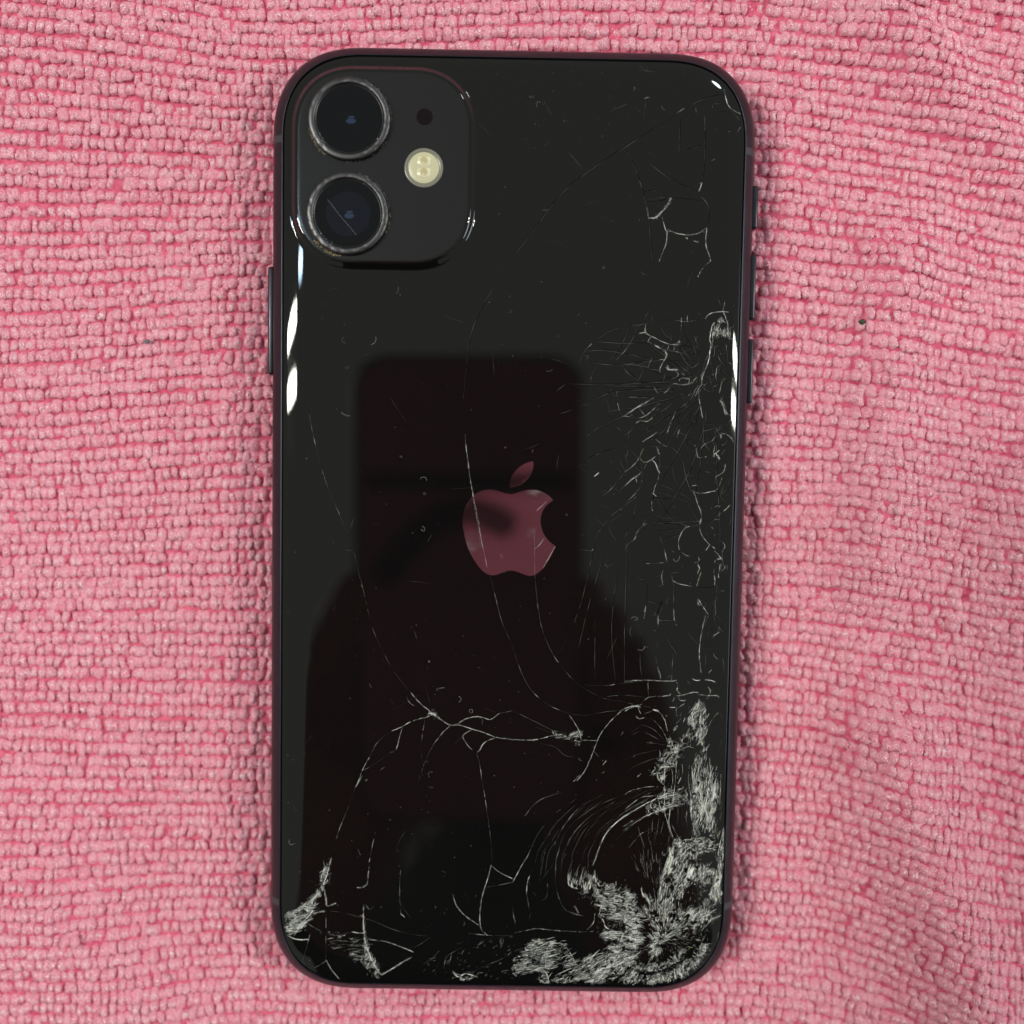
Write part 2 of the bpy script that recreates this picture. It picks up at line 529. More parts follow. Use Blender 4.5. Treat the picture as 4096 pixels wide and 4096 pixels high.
l2, lz = camera_lens(-25.30, 48.84, 2, True)

v, f = loft([(circle(-13.78, 63.71, 1.25, 32), PZ + .004), (circle(-13.78, 63.71, 1.16, 32), PZ - .0 + .012), (circle(-13.78, 63.71, 1.1, 32), PZ + .006)], close_top=True)
link_mesh('microphone_hole', v, f, M['mic'], phone)
fx, fy = -13.8, 56.07
v, f = loft([(circle(fx, fy, 2.95, 64), PZ + .004), (circle(fx, fy, 2.88, 64), PZ + .03), (circle(fx, fy, 2.38, 64), PZ + .09), (circle(fx, fy, 2.34, 64), PZ + .01)])
flash_rim = link_mesh('flash_rim', v, f, M['flash_rim'], phone)
v, f = loft([(circle(fx, fy, 2.42, 64), PZ + .008), (circle(fx, fy, 2.3, 64), PZ + .07), (circle(fx, fy, 1.6, 64), PZ + .10), (circle(fx, fy, .4, 64), PZ + .115)], close_top=True)
flash = link_mesh('flash', v, f, M['flash'], phone)
for sy in (.95, -.75):
    box_rounded('flash_reflector', fx, fy + sy, PZ + .115, 2.1, 1.35, .05, .015, M['chip_lit'], flash, 1)
    v, f = loft([(circle(fx, fy + sy + .10, .62, 20), PZ + .13), (circle(fx, fy + sy + .1, .50, 20), PZ + .16)], close_top=True)
    link_mesh('flash_emitter', v, f, M['chip'], flash)
    v, f = loft([(circle(fx, fy + sy - .28, .17, 12), PZ + .15), (circle(fx, fy + sy - .28, .08, 12), PZ + .18)], close_top=True)
    link_mesh('painted_flash_glint', v, f, M['chip_lit'], flash)  # small pale dot painting a highlight on the flash

# ------------------------------------------------------------------ buttons, antenna lines
def button(name, side, y0, y1):
    box_rounded(name, side * (W + .12), (y0 + y1) / 2, 4.15, 1.1, abs(y1 - y0), 2.5, .35, M['frame'], phone)
button('mute_switch', 1, 55.3, 48.6)
button('volume_button', 1, 44.6, 34.4)
button('volume_button', 1, 31.4, 21.2)
button('power_button', -1, 41.4, 24.5)
def antenna(side, yc):
    pts = []
    wv = .55
    for d, z in prof[2:]:
        pts.append((side * (W - d + .012), z))
    v, f = [], []
    for x, z in pts:
        xx = x
        v += [(xx * MM, (yc - wv) * MM, (z + .01) * MM), (xx * MM, (yc + wv) * MM, (z + .01) * MM)]
    for i in range(len(pts) - 1):
        f.append((2 * i, 2 * i + 1, 2 * i + 3, 2 * i + 2))
    link_mesh('antenna_line', v, f, M['antenna'], frame)
antenna(-1, 60.6); antenna(1, 60.0); antenna(1, -59.8); antenna(-1, -60.2)

CRACKS = [
 [('d',0,[1764,3287,1885,3299,2075,3327]),
  ('w',94,[2100,3332,2081,3277,2086,3187,2130,3143,2211,3105,2293,3066,2374,3028,2455,3004,2536,2995,2597,2996]),
  ('w',312,[2566,2996,2601,3016,2617,3057]),
  ('f',0,[2115,3332,2245,3355,2406,3367,2526,3374,2637,3361,2728,3353,2828,3369,2949,3386,3009,3402]),
  ('w',94,[3009,3393,3023,3433,3097,3489,3187,3510,3287,3517,3378,3513]),
  ('f',0,[2175,3443,2180,3358]),
  ('w',73,[2636,3416,2636,3341]),
  ('w',83,[2726,3452,2733,3353]),
  ('f',0,[2702,3596,2721,3557]),
  ('f',0,[2636,3341,2636,3237,2624,3107,2615,3047]),
  ('w',94,[2171,3104,2137,3059,2128,3018]),
  ('f',0,[2051,3077,2057,3017]),
  ('w',291,[2229,2990,2275,2961,2331,2932]),
  ('w',83,[2455,3004,2442,2944,2432,2914]),
  ('w',62,[2546,2996,2533,2905]),
  ('f',0,[1972,3011,2143,3014,2193,3010]),
  ('f',0,[2331,2932,2417,2918,2539,2896,2681,2868,2782,2855,2836,2896]),
  ('d',0,[1770,3012,1972,3011,2143,3011,2224,2990]),
  ('d',0,[2417,2918,2579,2886,2772,2855,2933,2842]),
  ('d',0,[2617,2987,2779,2965,2900,2952]),
  ('g',260,[2357,2922,2408,2873,2420,2824,2396,2773,2381,2743]),
  ('w',83,[2310,2762,2401,2768]),
  ('w',104,[2381,2743,2357,2702,2333,2642,2320,2592,2335,2562]),
  ('g',249,[2434,2674,2466,2604,2526,2615,2607,2607]),
  ('w',94,[2577,2576,2619,2537,2589,2501]),
  ('g',187,[2658,2557,2710,2528]),
  ('d',0,[2200,2745,2331,2752]),
  ('d',0,[2422,2739,2633,2752,2805,2755,2896,2727]),
  ('d',0,[1774,2858,1926,2830,2078,2788,2200,2745]),
  ('d',0,[1778,2673,1929,2685,2080,2708,2200,2745]),
  ('d',0,[1980,2656,2183,2619,2345,2602]),
  ('d',0,[1780,2583,1883,2514,2006,2436]),
  ('d',0,[1785,2377,1986,2406,2238,2415,2429,2468,2610,2496,2791,2504,2891,2541]),
  ('d',0,[1787,2287,1989,2295,2241,2310,2442,2338]),
  ('d',0,[1789,2186,1991,2185,2194,2173]),
  ('w',83,[2612,2406,2651,2472,2731,2473,2792,2469]),
  ('w',104,[2491,2379,2572,2390,2653,2377,2724,2378,2844,2410]),
  ('w',83,[2483,2329,2434,2273,2399,2242]),
  ('w',166,[3166,3355,3122,3295,3100,3195,3088,3085,3110,3005,3093,2905,3086,2795,3049,2664,3002,2543,2979,2452,2976,2372]),
  ('w',83,[3143,3106,3126,2975,3094,2865]),
  ('f',0,[3074,2845,3017,2724,3004,2643,2958,2492]),
  ('f',0,[2974,2843,2916,2732,2877,2671,2817,2650]),
  ('f',0,[2940,2612,2922,2522,2904,2451]),
  ('w',94,[3297,3696,3304,3636,3286,3566,3287,3517,3324,3448,3330,3408,3363,3339,3366,3239]),
  ('w',125,[3379,3110,3470,3101,3523,3022]),
  ('w',94,[3416,3230,3400,3100]),
  ('f',0,[3420,3090,3393,2970,3377,2850,3375,2740,3347,2659,3318,2599,3365,2559,3407,2510]),
  ('f',0,[3298,2963,3334,2919,3384,2955]),
  ('f',0,[3355,2559,3297,2468,3248,2397]),
  ('w',52,[3367,2499,3298,2438,3280,2347,3258,2246]),
  ('w',114,[2918,2301,2940,2221,2964,2091,2999,1910,3005,1875]),
  ('w',104,[2986,2382,3047,2383]),
  ('w',125,[2976,2372,2918,2301]),
  ('w',312,[3276,2136,3318,2087,3350,2007,3393,1927]),
  ('w',125,[3334,2218,3276,2136]),
  ('w',83,[1826,1916,1896,1962,1955,2008,2025,2030,2115,2086,2234,2164]),
  ('w',73,[2020,1843,2130,1896,2239,1988,2327,2080]),
  ('f',0,[1857,1901,2019,1864]),
  ('w',94,[1971,1767,2021,1803,2152,1805,2227,1862]),
  ('w',73,[2497,1751,2545,1852,2583,1959]),
  ('f',0,[2455,1831,2518,1927]),
  ('f',0,[2625,1894,2687,1855]),
  ('f',0,[2776,2299,2688,2187]),
  ('f',0,[2746,2288,2698,2217]),
  ('f',0,[2837,2310,2779,2208]),
  ('f',0,[3103,2535,3128,2375]),
  ('f',0,[3101,2795,3159,2526]),
  ('d',0,[2805,1987,2811,1756]),
  ('d',0,[2916,1989,2922,1758]),
  ('d',0,[3058,1961,3104,1761]),
  ('f',0,[3514,3680,3426,3589]),
  ('f',0,[3427,2520,3519,2452]),
  ('f',0,[3423,2309,3525,2271]),
  ('f',0,[3425,2219,3508,2140]),
  ('f',0,[3223,1874,3301,1955]),
  ('w',104,[3408,1776,3456,1847])],
 [('w',94,[2497,1749,2470,1647,2460,1617]),
  ('w',83,[2661,1691,2632,1630,2624,1569,2599,1544]),
  ('w',73,[2308,1635,2208,1567,2139,1521,2079,1479]),
  ('f',0,[2318,1635,2340,1554]),
  ('f',0,[2111,1424,2233,1411,2384,1414]),
  ('f',0,[2437,1546,2493,1522,2553,1543]),
  ('w',353,[2314,1382,2325,1342]),
  ('w',125,[2320,1362,2347,1292]),
  ('y',104,[2092,1374,2053,1287,2050,1226,2097,1166,2147,1167]),
  ('w',94,[2148,1157,2217,1199,2287,1250]),
  ('w',135,[2228,1199,2290,1149,2322,1059,2365,989]),
  ('f',0,[2357,1302,2358,1059]),
  ('w',83,[2034,1246,2005,1185,1916,1082,1816,1010]),
  ('f',0,[2109,1055,2148,1147]),
  ('w',94,[2080,1024,2021,952,1941,900,1871,838,1821,787]),
  ('w',73,[1986,932,2003,841]),
  ('f',0,[2015,1175,2039,1014]),
  ('f',0,[2065,801,2026,719,1957,637,1868,544,1829,472]),
  ('f',0,[2112,954,2074,832,2065,801]),
  ('f',0,[2033,658,2251,662]),
  ('w',73,[2345,968,2327,856,2289,774,2271,672]),
  ('w',166,[2261,672,2323,633]),
  ('k',208,[2282,652,2268,581]),
  ('w',73,[2253,560,2246,448,2273,398]),
  ('f',0,[2236,428,2169,284,2120,182,2042,68,1993,-45,1923,-107]),
  ('w',94,[2140,213,2120,182]),
  ('w',94,[2011,78,2052,68]),
  ('d',0,[2333,623,2386,522,2481,401,2628,231,2710,181]),
  ('d',0,[2333,226,2444,238,2628,231]),
  ('f',0,[2334,195,2367,94,2411,-58,2455,-190]),
  ('d',0,[2343,226,2547,199,2711,176,2793,142]),
  ('d',0,[2377,84,2549,107,2722,130]),
  ('d',0,[2411,-48,2552,-5,2714,38]),
  ('w',104,[2853,163,2783,142,2724,49,2686,-54,2689,-166,2700,-207]),
  ('f',0,[2853,163,3005,196]),
  ('w',94,[3010,196,3032,319,3020,410,2977,501,2943,612,2900,703]),
  ('d',0,[2692,1287,2735,1187,2759,1046,2815,844,2869,733,2921,663]),
  ('w',94,[2869,733,2941,699,3032,690,3133,707,3245,734]),
  ('w',83,[3245,734,3294,791,3322,883]),
  ('f',0,[3340,954,3332,883]),
  ('w',73,[2857,804,2953,816]),
  ('w',73,[2900,1443,2934,1332,2956,1251,3088,1264]),
  ('d',0,[2786,1552,2869,1482,2901,1422]),
  ('d',0,[2781,1753,2776,1552,2780,1400]),
  ('d',0,[2964,1716,3040,1505,3156,1356]),
  ('d',0,[3066,1698,3120,1577,3256,1408]),
  ('d',0,[2536,1416,2692,1287]),
  ('w',270,[3189,1265,3228,1317,3292,1227]),
  ('w',146,[3228,1317,3288,1368]),
  ('w',291,[3249,1650,3301,1611,3302,1560]),
  ('w',104,[3300,1641,3402,1612,3464,1573,3517,1503]),
  ('f',0,[3313,1550,3371,1471,3358,1390,3339,1354]),
  ('w',83,[3390,1157,3387,1086,3363,1046]),
  ('f',0,[3074,1031,3156,1012]),
  ('f',0,[2782,955,2893,967]),
  ('f',0,[3443,915,3455,824,3450,661]),
  ('f',0,[3443,910,3493,916]),
  ('f',0,[3232,470,3282,496,3343,492]),
  ('w',94,[3495,520,3425,447,3376,406]),
  ('f',0,[3376,406,3286,333,3207,240,3168,189,3138,163]),
  ('w',94,[3168,189,3220,138]),
  ('f',0,[3520,347,3494,204,3444,152,3384,131]),
  ('w',62,[3006,176,3029,74,3072,-7]),
  ('w',125,[3072,-7,3124,-67,3177,-117]),
  ('w',125,[3177,-117,3118,-200]),
  ('w',125,[3177,-117,3260,-177]),
  ('f',0,[3243,47,3254,17]),
  ('f',0,[1946,220,1906,219,1878,86,1840,-37])],
 [('w',125,[3058,-244,3128,-202]),
  ('w',146,[3240,-200,3313,-271,3356,-331,3295,-342]),
  ('w',83,[3356,-331,3387,-351]),
  ('f',0,[2732,-239,2825,-299,2978,-302]),
  ('w',83,[2988,-301,3015,-357,2991,-399,2950,-404]),
  ('w',208,[2992,-429,3024,-490,2995,-573]),
  ('y',146,[3056,-546,3028,-634,3009,-706]),
  ('w',146,[3009,-706,2991,-778]),
  ('w',104,[3275,-353,3256,-405]),
  ('w',104,[3358,-413,3341,-506,3327,-578,3334,-639]),
  ('w',135,[3262,-599,3273,-660,3271,-758]),
  ('w',94,[2588,-620,2621,-702,2704,-741,2807,-765,2920,-789]),
  ('f',0,[2587,-569,2669,-568,2811,-535]),
  ('w',94,[2461,-213,2489,-304,2511,-396]),
  ('f',0,[2191,-427,2502,-412]),
  ('w',125,[2186,-430,2229,-429]),
  ('w',73,[2454,-540,2435,-602,2437,-684,2459,-766]),
  ('f',0,[2454,-551,2384,-623,2304,-656,2243,-667]),
  ('f',0,[2522,-416,2588,-600,2617,-743,2627,-927,2640,-1236,2648,-1339,2668,-1524]),
  ('w',125,[2640,-1246,2647,-1328]),
  ('f',0,[2417,-1322,2637,-1334]),
  ('w',291,[2412,-1322,2438,-1327]),
  ('d',0,[2204,-749,2205,-1016,2183,-1140]),
  ('w',62,[2192,-1099,2175,-1264,2164,-1305]),
  ('f',0,[2175,-1259,2267,-1257,2349,-1240]),
  ('w',73,[2138,-1187,2173,-1181]),
  ('k',208,[2445,-1023,2407,-1137,2389,-1229]),
  ('w',146,[2406,-1085,2442,-1083]),
  ('w',104,[2333,-1236,2364,-1240]),
  ('d',0,[2210,-1016,2436,-1064]),
  ('f',0,[2390,-1240,2396,-1497,2392,-1755]),
  ('f',0,[2370,-1901,2399,-2055,2434,-2200]),
  ('f',0,[2645,-1845,2639,-2010,2629,-2197]),
  ('f',0,[2513,-273,2548,-227,2630,-246]),
  ('f',0,[1941,-651,1977,-661,2029,-696,2131,-684,2163,-750]),
  ('f',0,[1970,-1442,1952,-1535,1979,-1597]),
  ('w',166,[3006,-973,3038,-1013,3070,-1064]),
  ('w',83,[3070,-1064,3166,-1197,3187,-1227]),
  ('w',270,[3018,-1024,3030,-1085]),
  ('f',0,[3048,-1003,3134,-991]),
  ('w',83,[3146,-1228,3109,-1383,3074,-1590,3059,-1797,3063,-1952,3100,-2158]),
  ('f',0,[3188,-1248,3130,-1383,3089,-1589,3068,-1745]),
  ('f',0,[3198,-1237,3303,-1359,3399,-1471,3514,-1552]),
  ('f',0,[3332,-1292,3466,-1336,3468,-1377,3448,-1419]),
  ('f',0,[3432,-1925,3454,-1977,3469,-2152]),
  ('w',94,[3263,-2104,3213,-2157]),
  ('d',0,[2971,-788,3175,-795,3297,-763]),
  ('f',0,[3351,-875,3391,-838,3422,-863]),
  ('y',125,[2334,-1488,2365,-1496])],
 [('w',104,[1893,-2319,2046,-2296,2251,-2288,2457,-2295,2631,-2297,2713,-2280]),
  ('f',0,[2429,-2202,2457,-2295]),
  ('f',0,[2624,-2199,2631,-2297]),
  ('f',0,[2252,-2298,2273,-2547]),
  ('w',83,[2703,-2291,2736,-2384,2717,-2436,2770,-2498]),
  ('w',94,[2959,-2251,3021,-2281,3082,-2270]),
  ('w',125,[3164,-2268,3257,-2277,3330,-2307]),
  ('w',94,[2268,-2563,2391,-2545,2514,-2538,2606,-2521,2616,-2500]),
  ('w',135,[2197,-2610,2268,-2563]),
  ('f',0,[2197,-2610,2189,-2673]),
  ('w',208,[1904,-2792,2005,-2728,2097,-2706,2149,-2726]),
  ('w',125,[2699,-2530,2791,-2523,2883,-2496,2985,-2468,3057,-2472]),
  ('w',135,[3058,-2503,3182,-2522,3377,-2524,3388,-2550]),
  ('w',135,[3209,-2377,3251,-2428,3243,-2490,3204,-2574]),
  ('f',0,[3312,-2406,3252,-2459]),
  ('w',104,[2740,-2540,2773,-2602,2845,-2606]),
  ('w',104,[2689,-2551,2660,-2624]),
  ('w',156,[2611,-2718,2704,-2717]),
  ('w',94,[2846,-2652,2775,-2705,2715,-2748,2738,-2862]),
  ('w',94,[2808,-2788,2779,-2841]),
  ('w',94,[2417,-2773,2481,-2835,2545,-2949,2590,-3104]),
  ('w',333,[2345,-2759,2433,-2784]),
  ('w',104,[2097,-2706,2151,-2830]),
  ('w',156,[2080,-2872,2143,-2913,2204,-2891]),
  ('f',0,[2204,-2891,2339,-2921,2465,-3033,2551,-3168,2583,-3240]),
  ('d',0,[2156,-3007,2248,-3016,2405,-3097,2532,-3241]),
  ('d',0,[1974,-3145,2095,-3060,2156,-3007]),
  ('d',0,[1914,-3240,2097,-3122,2199,-3110,2376,-3191,2575,-3303]),
  ('d',0,[1918,-3418,2040,-3332,2224,-3287,2410,-3295,2575,-3324]),
  ('d',0,[1921,-3564,2126,-3477,2433,-3399]),
  ('d',0,[1926,-3773,2129,-3644,2415,-3525]),
  ('f',0,[2189,-2704,2313,-2723]),
  ('f',0,[2213,-2829,2345,-2775]),
  ('f',0,[2811,-2871,2711,-2988]),
  ('g',312,[2742,-3008,2693,-3092]),
  ('w',62,[3189,-3178,3275,-2937,3385,-2800]),
  ('f',0,[3384,-2758,3448,-2851,3470,-2913]),
  ('w',62,[3102,-3002,3167,-3127,3189,-3168]),
  ('f',0,[3469,-3226,3422,-3384]),
  ('w',62,[3394,-3667,3372,-3814,3422,-3939,3410,-4065]),
  ('w',62,[3465,-3802,3463,-4096]),
  ('w',208,[2432,-3766,2466,-3891,2550,-3963]),
  ('w',104,[2432,-3766,2502,-3691,2584,-3679,2708,-3677]),
  ('w',83,[2564,-3711,2561,-3973,2598,-4214]),
  ('w',83,[2667,-3710,2692,-3845,2676,-4024]),
  ('w',83,[2735,-3530,2740,-3708,2726,-3971,2711,-4213]),
  ('w',146,[2763,-3425,2734,-3499,2685,-3584,2718,-3677]),
  ('w',94,[2831,-3634,2844,-3759,2806,-3886,2777,-3949]),
  ('f',0,[2806,-3498,2930,-3496,2877,-3424]),
  ('w',94,[2804,-3404,2906,-3350,3009,-3369]),
  ('w',187,[2124,-3854,2179,-3796]),
  ('f',0,[2055,-3541,2079,-3488]),
  ('w',94,[2944,-3235,3004,-3181,3055,-3149]),
  ('w',83,[3060,-2972,3097,-3180,3152,-3315,3195,-3377])],
 [('w',94,[1940,-4378,2092,-4249,2225,-4173,2420,-4149]),
  ('w',62,[1935,-4136,2036,-4071,2272,-4010,2448,-4002]),
  ('w',83,[1943,-4504,2095,-4386,2289,-4267,2371,-4224]),
  ('w',73,[1948,-4715,2100,-4596,2233,-4510]),
  ('f',0,[2143,-4196,2377,-4077,2510,-4033]),
  ('w',270,[2232,-4500,2355,-4445,2478,-4396,2601,-4347,2714,-4313,2837,-4280]),
  ('w',229,[2453,-4202,2576,-4163,2699,-4135,2802,-4123]),
  ('w',94,[2552,-4021,2567,-4231,2583,-4442,2616,-4546,2674,-4757,2739,-4893]),
  ('w',83,[2651,-4272,2655,-4440,2649,-4609,2717,-4819]),
  ('w',73,[2690,-4609,2767,-4755,2810,-4828]),
  ('w',83,[2707,-4040,2702,-4261]),
  ('w',94,[2474,-4222,2509,-4380]),
  ('w',94,[2351,-4256,2425,-4318,2478,-4401]),
  ('w',94,[2604,-4462,2655,-4430]),
  ('w',83,[2904,-4458,2927,-4563]),
  ('f',0,[2849,-4332,2857,-4648]),
  ('f',0,[2787,-4354,2789,-4607]),
  ('f',0,[2922,-4352,2940,-4647]),
  ('w',94,[3541,-4670,3504,-4828,3478,-4987]),
  ('w',62,[3465,-3798,3462,-4071,3458,-4302]),
  ('w',166,[2778,-5210,2833,-5304,2869,-5494,2907,-5759]),
  ('w',146,[2585,-5340,2662,-5127,2741,-4967]),
  ('w',146,[2514,-5818,2550,-5605,2585,-5371]),
  ('w',83,[3178,-4275,3163,-4475,3135,-4602]),
  ('f',0,[3199,-3906,3184,-4117,3140,-4391])],
 [('w',125,[2229,-5637,2263,-5764,2358,-5848,2464,-5910]),
  ('w',125,[2546,-5442,2533,-5760,2484,-5889]),
  ('w',104,[2692,-5471,2758,-5629]),
  ('w',94,[2243,-6222,2325,-6179,2459,-6145,2542,-6133]),
  ('w',125,[2007,-6365,2023,-6194,1980,-6109]),
  ('w',125,[2173,-6362,2124,-6470,2137,-6598,2170,-6672]),
  ('w',208,[2184,-6373,2048,-6364,1986,-6386]),
  ('w',94,[3220,-6582,3284,-6602,3287,-6709,3235,-6742,3207,-6657,3220,-6582]),
  ('w',83,[3143,-6797,3201,-6625,3259,-6474]),
  ('f',0,[3355,-6558,3471,-6600,3499,-6492,3507,-6385]),
  ('w',83,[2588,-7148,2674,-7211,2797,-7124,2923,-7165]),
  ('w',62,[2651,-7147,2674,-7233]),
  ('f',0,[2718,-6504,2874,-6480,2976,-6393])],
 [('w',52,[219,-6423,385,-6388,540,-6354,697,-6362,905,-6381,1113,-6388,1322,-6396,1477,-6383]),
  ('f',0,[170,-5987,194,-6167,216,-6242,209,-6434,198,-6701]),
  ('w',94,[390,-5792,402,-5601,442,-5473]),
  ('f',0,[390,-5792,407,-5845,452,-6046,567,-6087]),
  ('f',0,[463,-6089,434,-6217]),
  ('f',0,[846,-5467,848,-5573,894,-5785,1002,-6017,1138,-6089,1337,-6140]),
  ('f',0,[724,-5607,718,-5819,626,-5895]),
  ('w',166,[1167,-5961,1232,-6088]),
  ('f',0,[1265,-5673,1289,-5811,1333,-5938]),
  ('w',73,[1352,-6374,1474,-6244,1492,-6084]),
  ('w',166,[463,-6654,506,-6750]),
  ('w',166,[542,-6728,543,-6792]),
  ('w',208,[658,-6790,669,-6854]),
  ('w',166,[744,-6661,737,-6843]),
  ('w',229,[846,-6574,806,-6649]),
  ('w',83,[716,-6854,719,-7014]),
  ('w',104,[492,-6536,628,-6582,846,-6563]),
  ('w',83,[1035,-6635,1121,-6762,1175,-6868,1239,-6953]),
  ('w',83,[1099,-6741,1153,-6805]),
  ('w',146,[1573,-6478,1655,-6402,1800,-6378,1946,-6397]),
  ('w',104,[1967,-6397,1918,-6537,1891,-6708]),
  ('w',104,[1817,-5739,1804,-5877,1834,-6026]),
  ('w',83,[1869,-5738,1914,-5897]),
  ('w',94,[1970,-6067,1983,-6194,2017,-6332]),
  ('w',94,[2102,-5958,2107,-6139]),
  ('w',166,[1566,-6136,1629,-6199,1673,-6305,1737,-6347]),
  ('w',135,[1555,-6137,1594,-5987,1623,-5880,1652,-5784]),
  ('w',94,[1823,-6463,1885,-6441,1958,-6451]),
  ('w',94,[868,-7152,1043,-7042,1229,-6975]),
  ('w',83,[1342,-6866,1538,-6767,1724,-6721]),
  ('w',83,[1685,-6840,1680,-7075]),
  ('w',270,[639,-7219,713,-7272,786,-7260]),
  ('w',146,[688,-7047,753,-7132,776,-7260]),
  ('w',166,[2145,-6437,2128,-6598,2161,-6683]),
  ('f',0,[188,-7044,290,-6913,413,-6826])],
 [('f',0,[-2493,-96,-2409,-360,-2346,-625,-2283,-849,-2220,-1115,-2114,-1525,-1969,-1852,-1802,-2160,-1636,-2385,-1491,-2549]),
  ('w',125,[-1491,-2549,-1408,-2651,-1304,-2753,-1200,-2835,-1158,-2897]),
  ('w',748,[-1200,-2866,-1097,-2906]),
  ('w',208,[-1097,-2896,-1035,-2947]),
  ('w',104,[-1158,-2907,-1383,-2973,-1526,-3027,-1628,-3091,-1792,-3167]),
  ('f',0,[-1792,-3167,-1955,-3284,-2057,-3411,-2138,-3579]),
  ('w',83,[-2138,-3579,-2259,-3811]),
  ('w',83,[-1628,-3102,-1668,-3259,-1727,-3468,-1809,-3511]),
  ('f',0,[-1809,-3511,-2034,-3682,-2239,-3811]),
  ('w',83,[-2259,-3811,-2299,-3937,-2360,-4085]),
  ('f',0,[-1271,-2961,-1308,-3232,-1337,-3462,-1293,-3692]),
  ('w',125,[-1117,-2917,-972,-2998,-869,-3059,-725,-3056,-519,-3116,-312,-3175,-126,-3245,121,-3273]),
  ('w',83,[-869,-3069,-991,-3186,-1132,-3376]),
  ('f',0,[-1132,-3376,-1252,-3628,-1352,-3944]),
  ('w',104,[-746,-3036,-583,-2940,-398,-2916,-233,-2955,-91,-2859]),
  ('f',0,[-91,-2859,113,-2814]),
  ('w',83,[-519,-3126,-661,-3222,-597,-3367,-514,-3450]),
  ('f',0,[-661,-3222,-803,-3371]),
  ('w',104,[-126,-3245,-310,-3321,-391,-3448,-431,-3490]),
  ('f',0,[-452,-3490,-387,-3699,-340,-4054]),
  ('f',0,[-1562,-2612,-1509,-2715,-1386,-2775]),
  ('f',0,[-420,-62,-377,-266,-311,-551]),
  ('f',0,[-269,-673,-182,-1000,-74,-1389,75,-1717]),
  ('f',0,[-2572,-291,-2440,-299])],
 [('f',0,[-707,1559,-617,914,-508,409,-420,-58]),
  ('f',0,[-697,1559,-607,914,-531,530,-441,-59]),
  ('f',0,[-3194,2181,-3091,1620,-2967,1098,-2802,615,-2513,-31]),
  ('d',0,[-258,3827,-454,3525,-608,3125,-664,2824,-699,2424,-734,2022])],
 [('w',75,[-680,1384,-633,1021,-566,633,-514,341,-448,49,-383,-256,-318,-525]),
  ('f',0,[-554,596,-501,341,-485,60,-395,-232]),
  ('w',87,[746,-183,669,-325,563,-523]),
  ('w',62,[578,-45,495,-168,423,-225]),
  ('w',50,[652,592,544,468,448,381]),
  ('f',0,[411,87,417,-219,428,-636])],
 [('f',0,[417,-49,439,-662,499,-1195,588,-1564,779,-1953,1073,-2301,1260,-2443,1551,-2584,1819,-2632,2046,-2680]),
  ('f',0,[100,-1778,229,-2148,378,-2436,587,-2641,795,-2762,1022,-2842]),
  ('f',0,[1022,-2842,1269,-2869,1556,-2813,1822,-2777]),
  ('w',104,[1167,-3926,1288,-3757,1386,-3525,1464,-3315,1522,-3168,1642,-2999,1823,-2809,1965,-2723,2169,-2678]),
  ('w',125,[1823,-2788,1965,-2723,2088,-2711]),
  ('w',83,[1023,-2863,1129,-3028,1193,-3152,1216,-3277]),
  ('w',125,[125,-3273,331,-3280,537,-3266,721,-3211,905,-3177]),
  ('f',0,[118,-2814,428,-2955,719,-3097,987,-3165]),
  ('w',83,[1216,-3266,1484,-3273]),
  ('f',0,[558,-3329,806,-3387,953,-3511,1118,-3539]),
  ('f',0,[1425,-3441,1573,-3606]),
  ('f',0,[1218,-2382,1547,-2387,1895,-2340,2242,-2293]),
  ('d',0,[1530,-2564,1858,-2527,2208,-2553]),
  ('d',0,[1394,-33,1152,-1164,839,-1890]),
  ('d',0,[1541,-235,1314,-1058,1145,-1824]),
  ('d',0,[1749,-436,1670,-1464,1751,-2332]),
  ('d',0,[1887,-229,1874,-1461,1894,-2329]),
  ('d',0,[2140,-1457,2133,-1994,2181,-2283]),
  ('d',0,[1400,-1263,1422,-2295]),
  ('f',0,[1113,-221,1317,-249]),
  ('w',83,[1317,-249,1347,-217]),
  ('f',0,[2377,-1928,2468,-2279]),
  ('f',0,[2652,-1862,2632,-2276]),
  ('f',0,[2263,-2303,2269,-2531]),
  ('f',0,[1847,-250,1875,-148,2004,-23]),
  ('f',0,[2175,-1199,1940,-1223]),
  ('w',187,[1574,-3669,1624,-3584]),
  ('y',166,[1557,-3794,1597,-3773]),
  ('w',166,[1862,-3173,1882,-3120])],
 [('w',83,[-2258,-3906,-2319,-4012,-2380,-4118]),
  ('f',0,[-2380,-4118,-2501,-4477,-2623,-4794,-2744,-5239]),
  ('w',249,[-2744,-5239,-2804,-5494,-2865,-5686]),
  ('w',540,[-2865,-5707,-2988,-5879,-3154,-6009,-3298,-6117,-3443,-6183]),
  ('w',208,[-2844,-5749,-2822,-5919,-2801,-6025,-2656,-5980]),
  ('w',249,[-3463,-6418,-3297,-6287,-3070,-6178,-2842,-6110]),
  ('w',146,[-3338,-6544,-3214,-6329,-3049,-6135,-2988,-5964]),
  ('f',0,[-2842,-6110,-2593,-6128,-2343,-6188,-2052,-6269,-1760,-6393,-1448,-6473,-1198,-6502]),
  ('f',0,[-2822,-6004,-2819,-6387,-2816,-6899]),
  ('f',0,[-3110,-6327,-2881,-6452]),
  ('f',0,[-3068,-6476,-3129,-6711,-3211,-7012]),
  ('w',208,[-3462,-6546,-3296,-6596,-3088,-6583]),
  ('f',0,[-2044,-4807,-2123,-5230]),
  ('w',83,[-2123,-5230,-2161,-5654]),
  ('w',146,[-2161,-5654,-2244,-5719,-2326,-5720]),
  ('f',0,[-2264,-5741,-2140,-5739]),
  ('f',0,[-2179,-5994,-2116,-6078,-2034,-5992]),
  ('w',208,[-2221,-5995,-2218,-6271,-2195,-6548,-2131,-6782,-2025,-7016,-1919,-7165]),
  ('f',0,[-2818,-6579,-2215,-6634]),
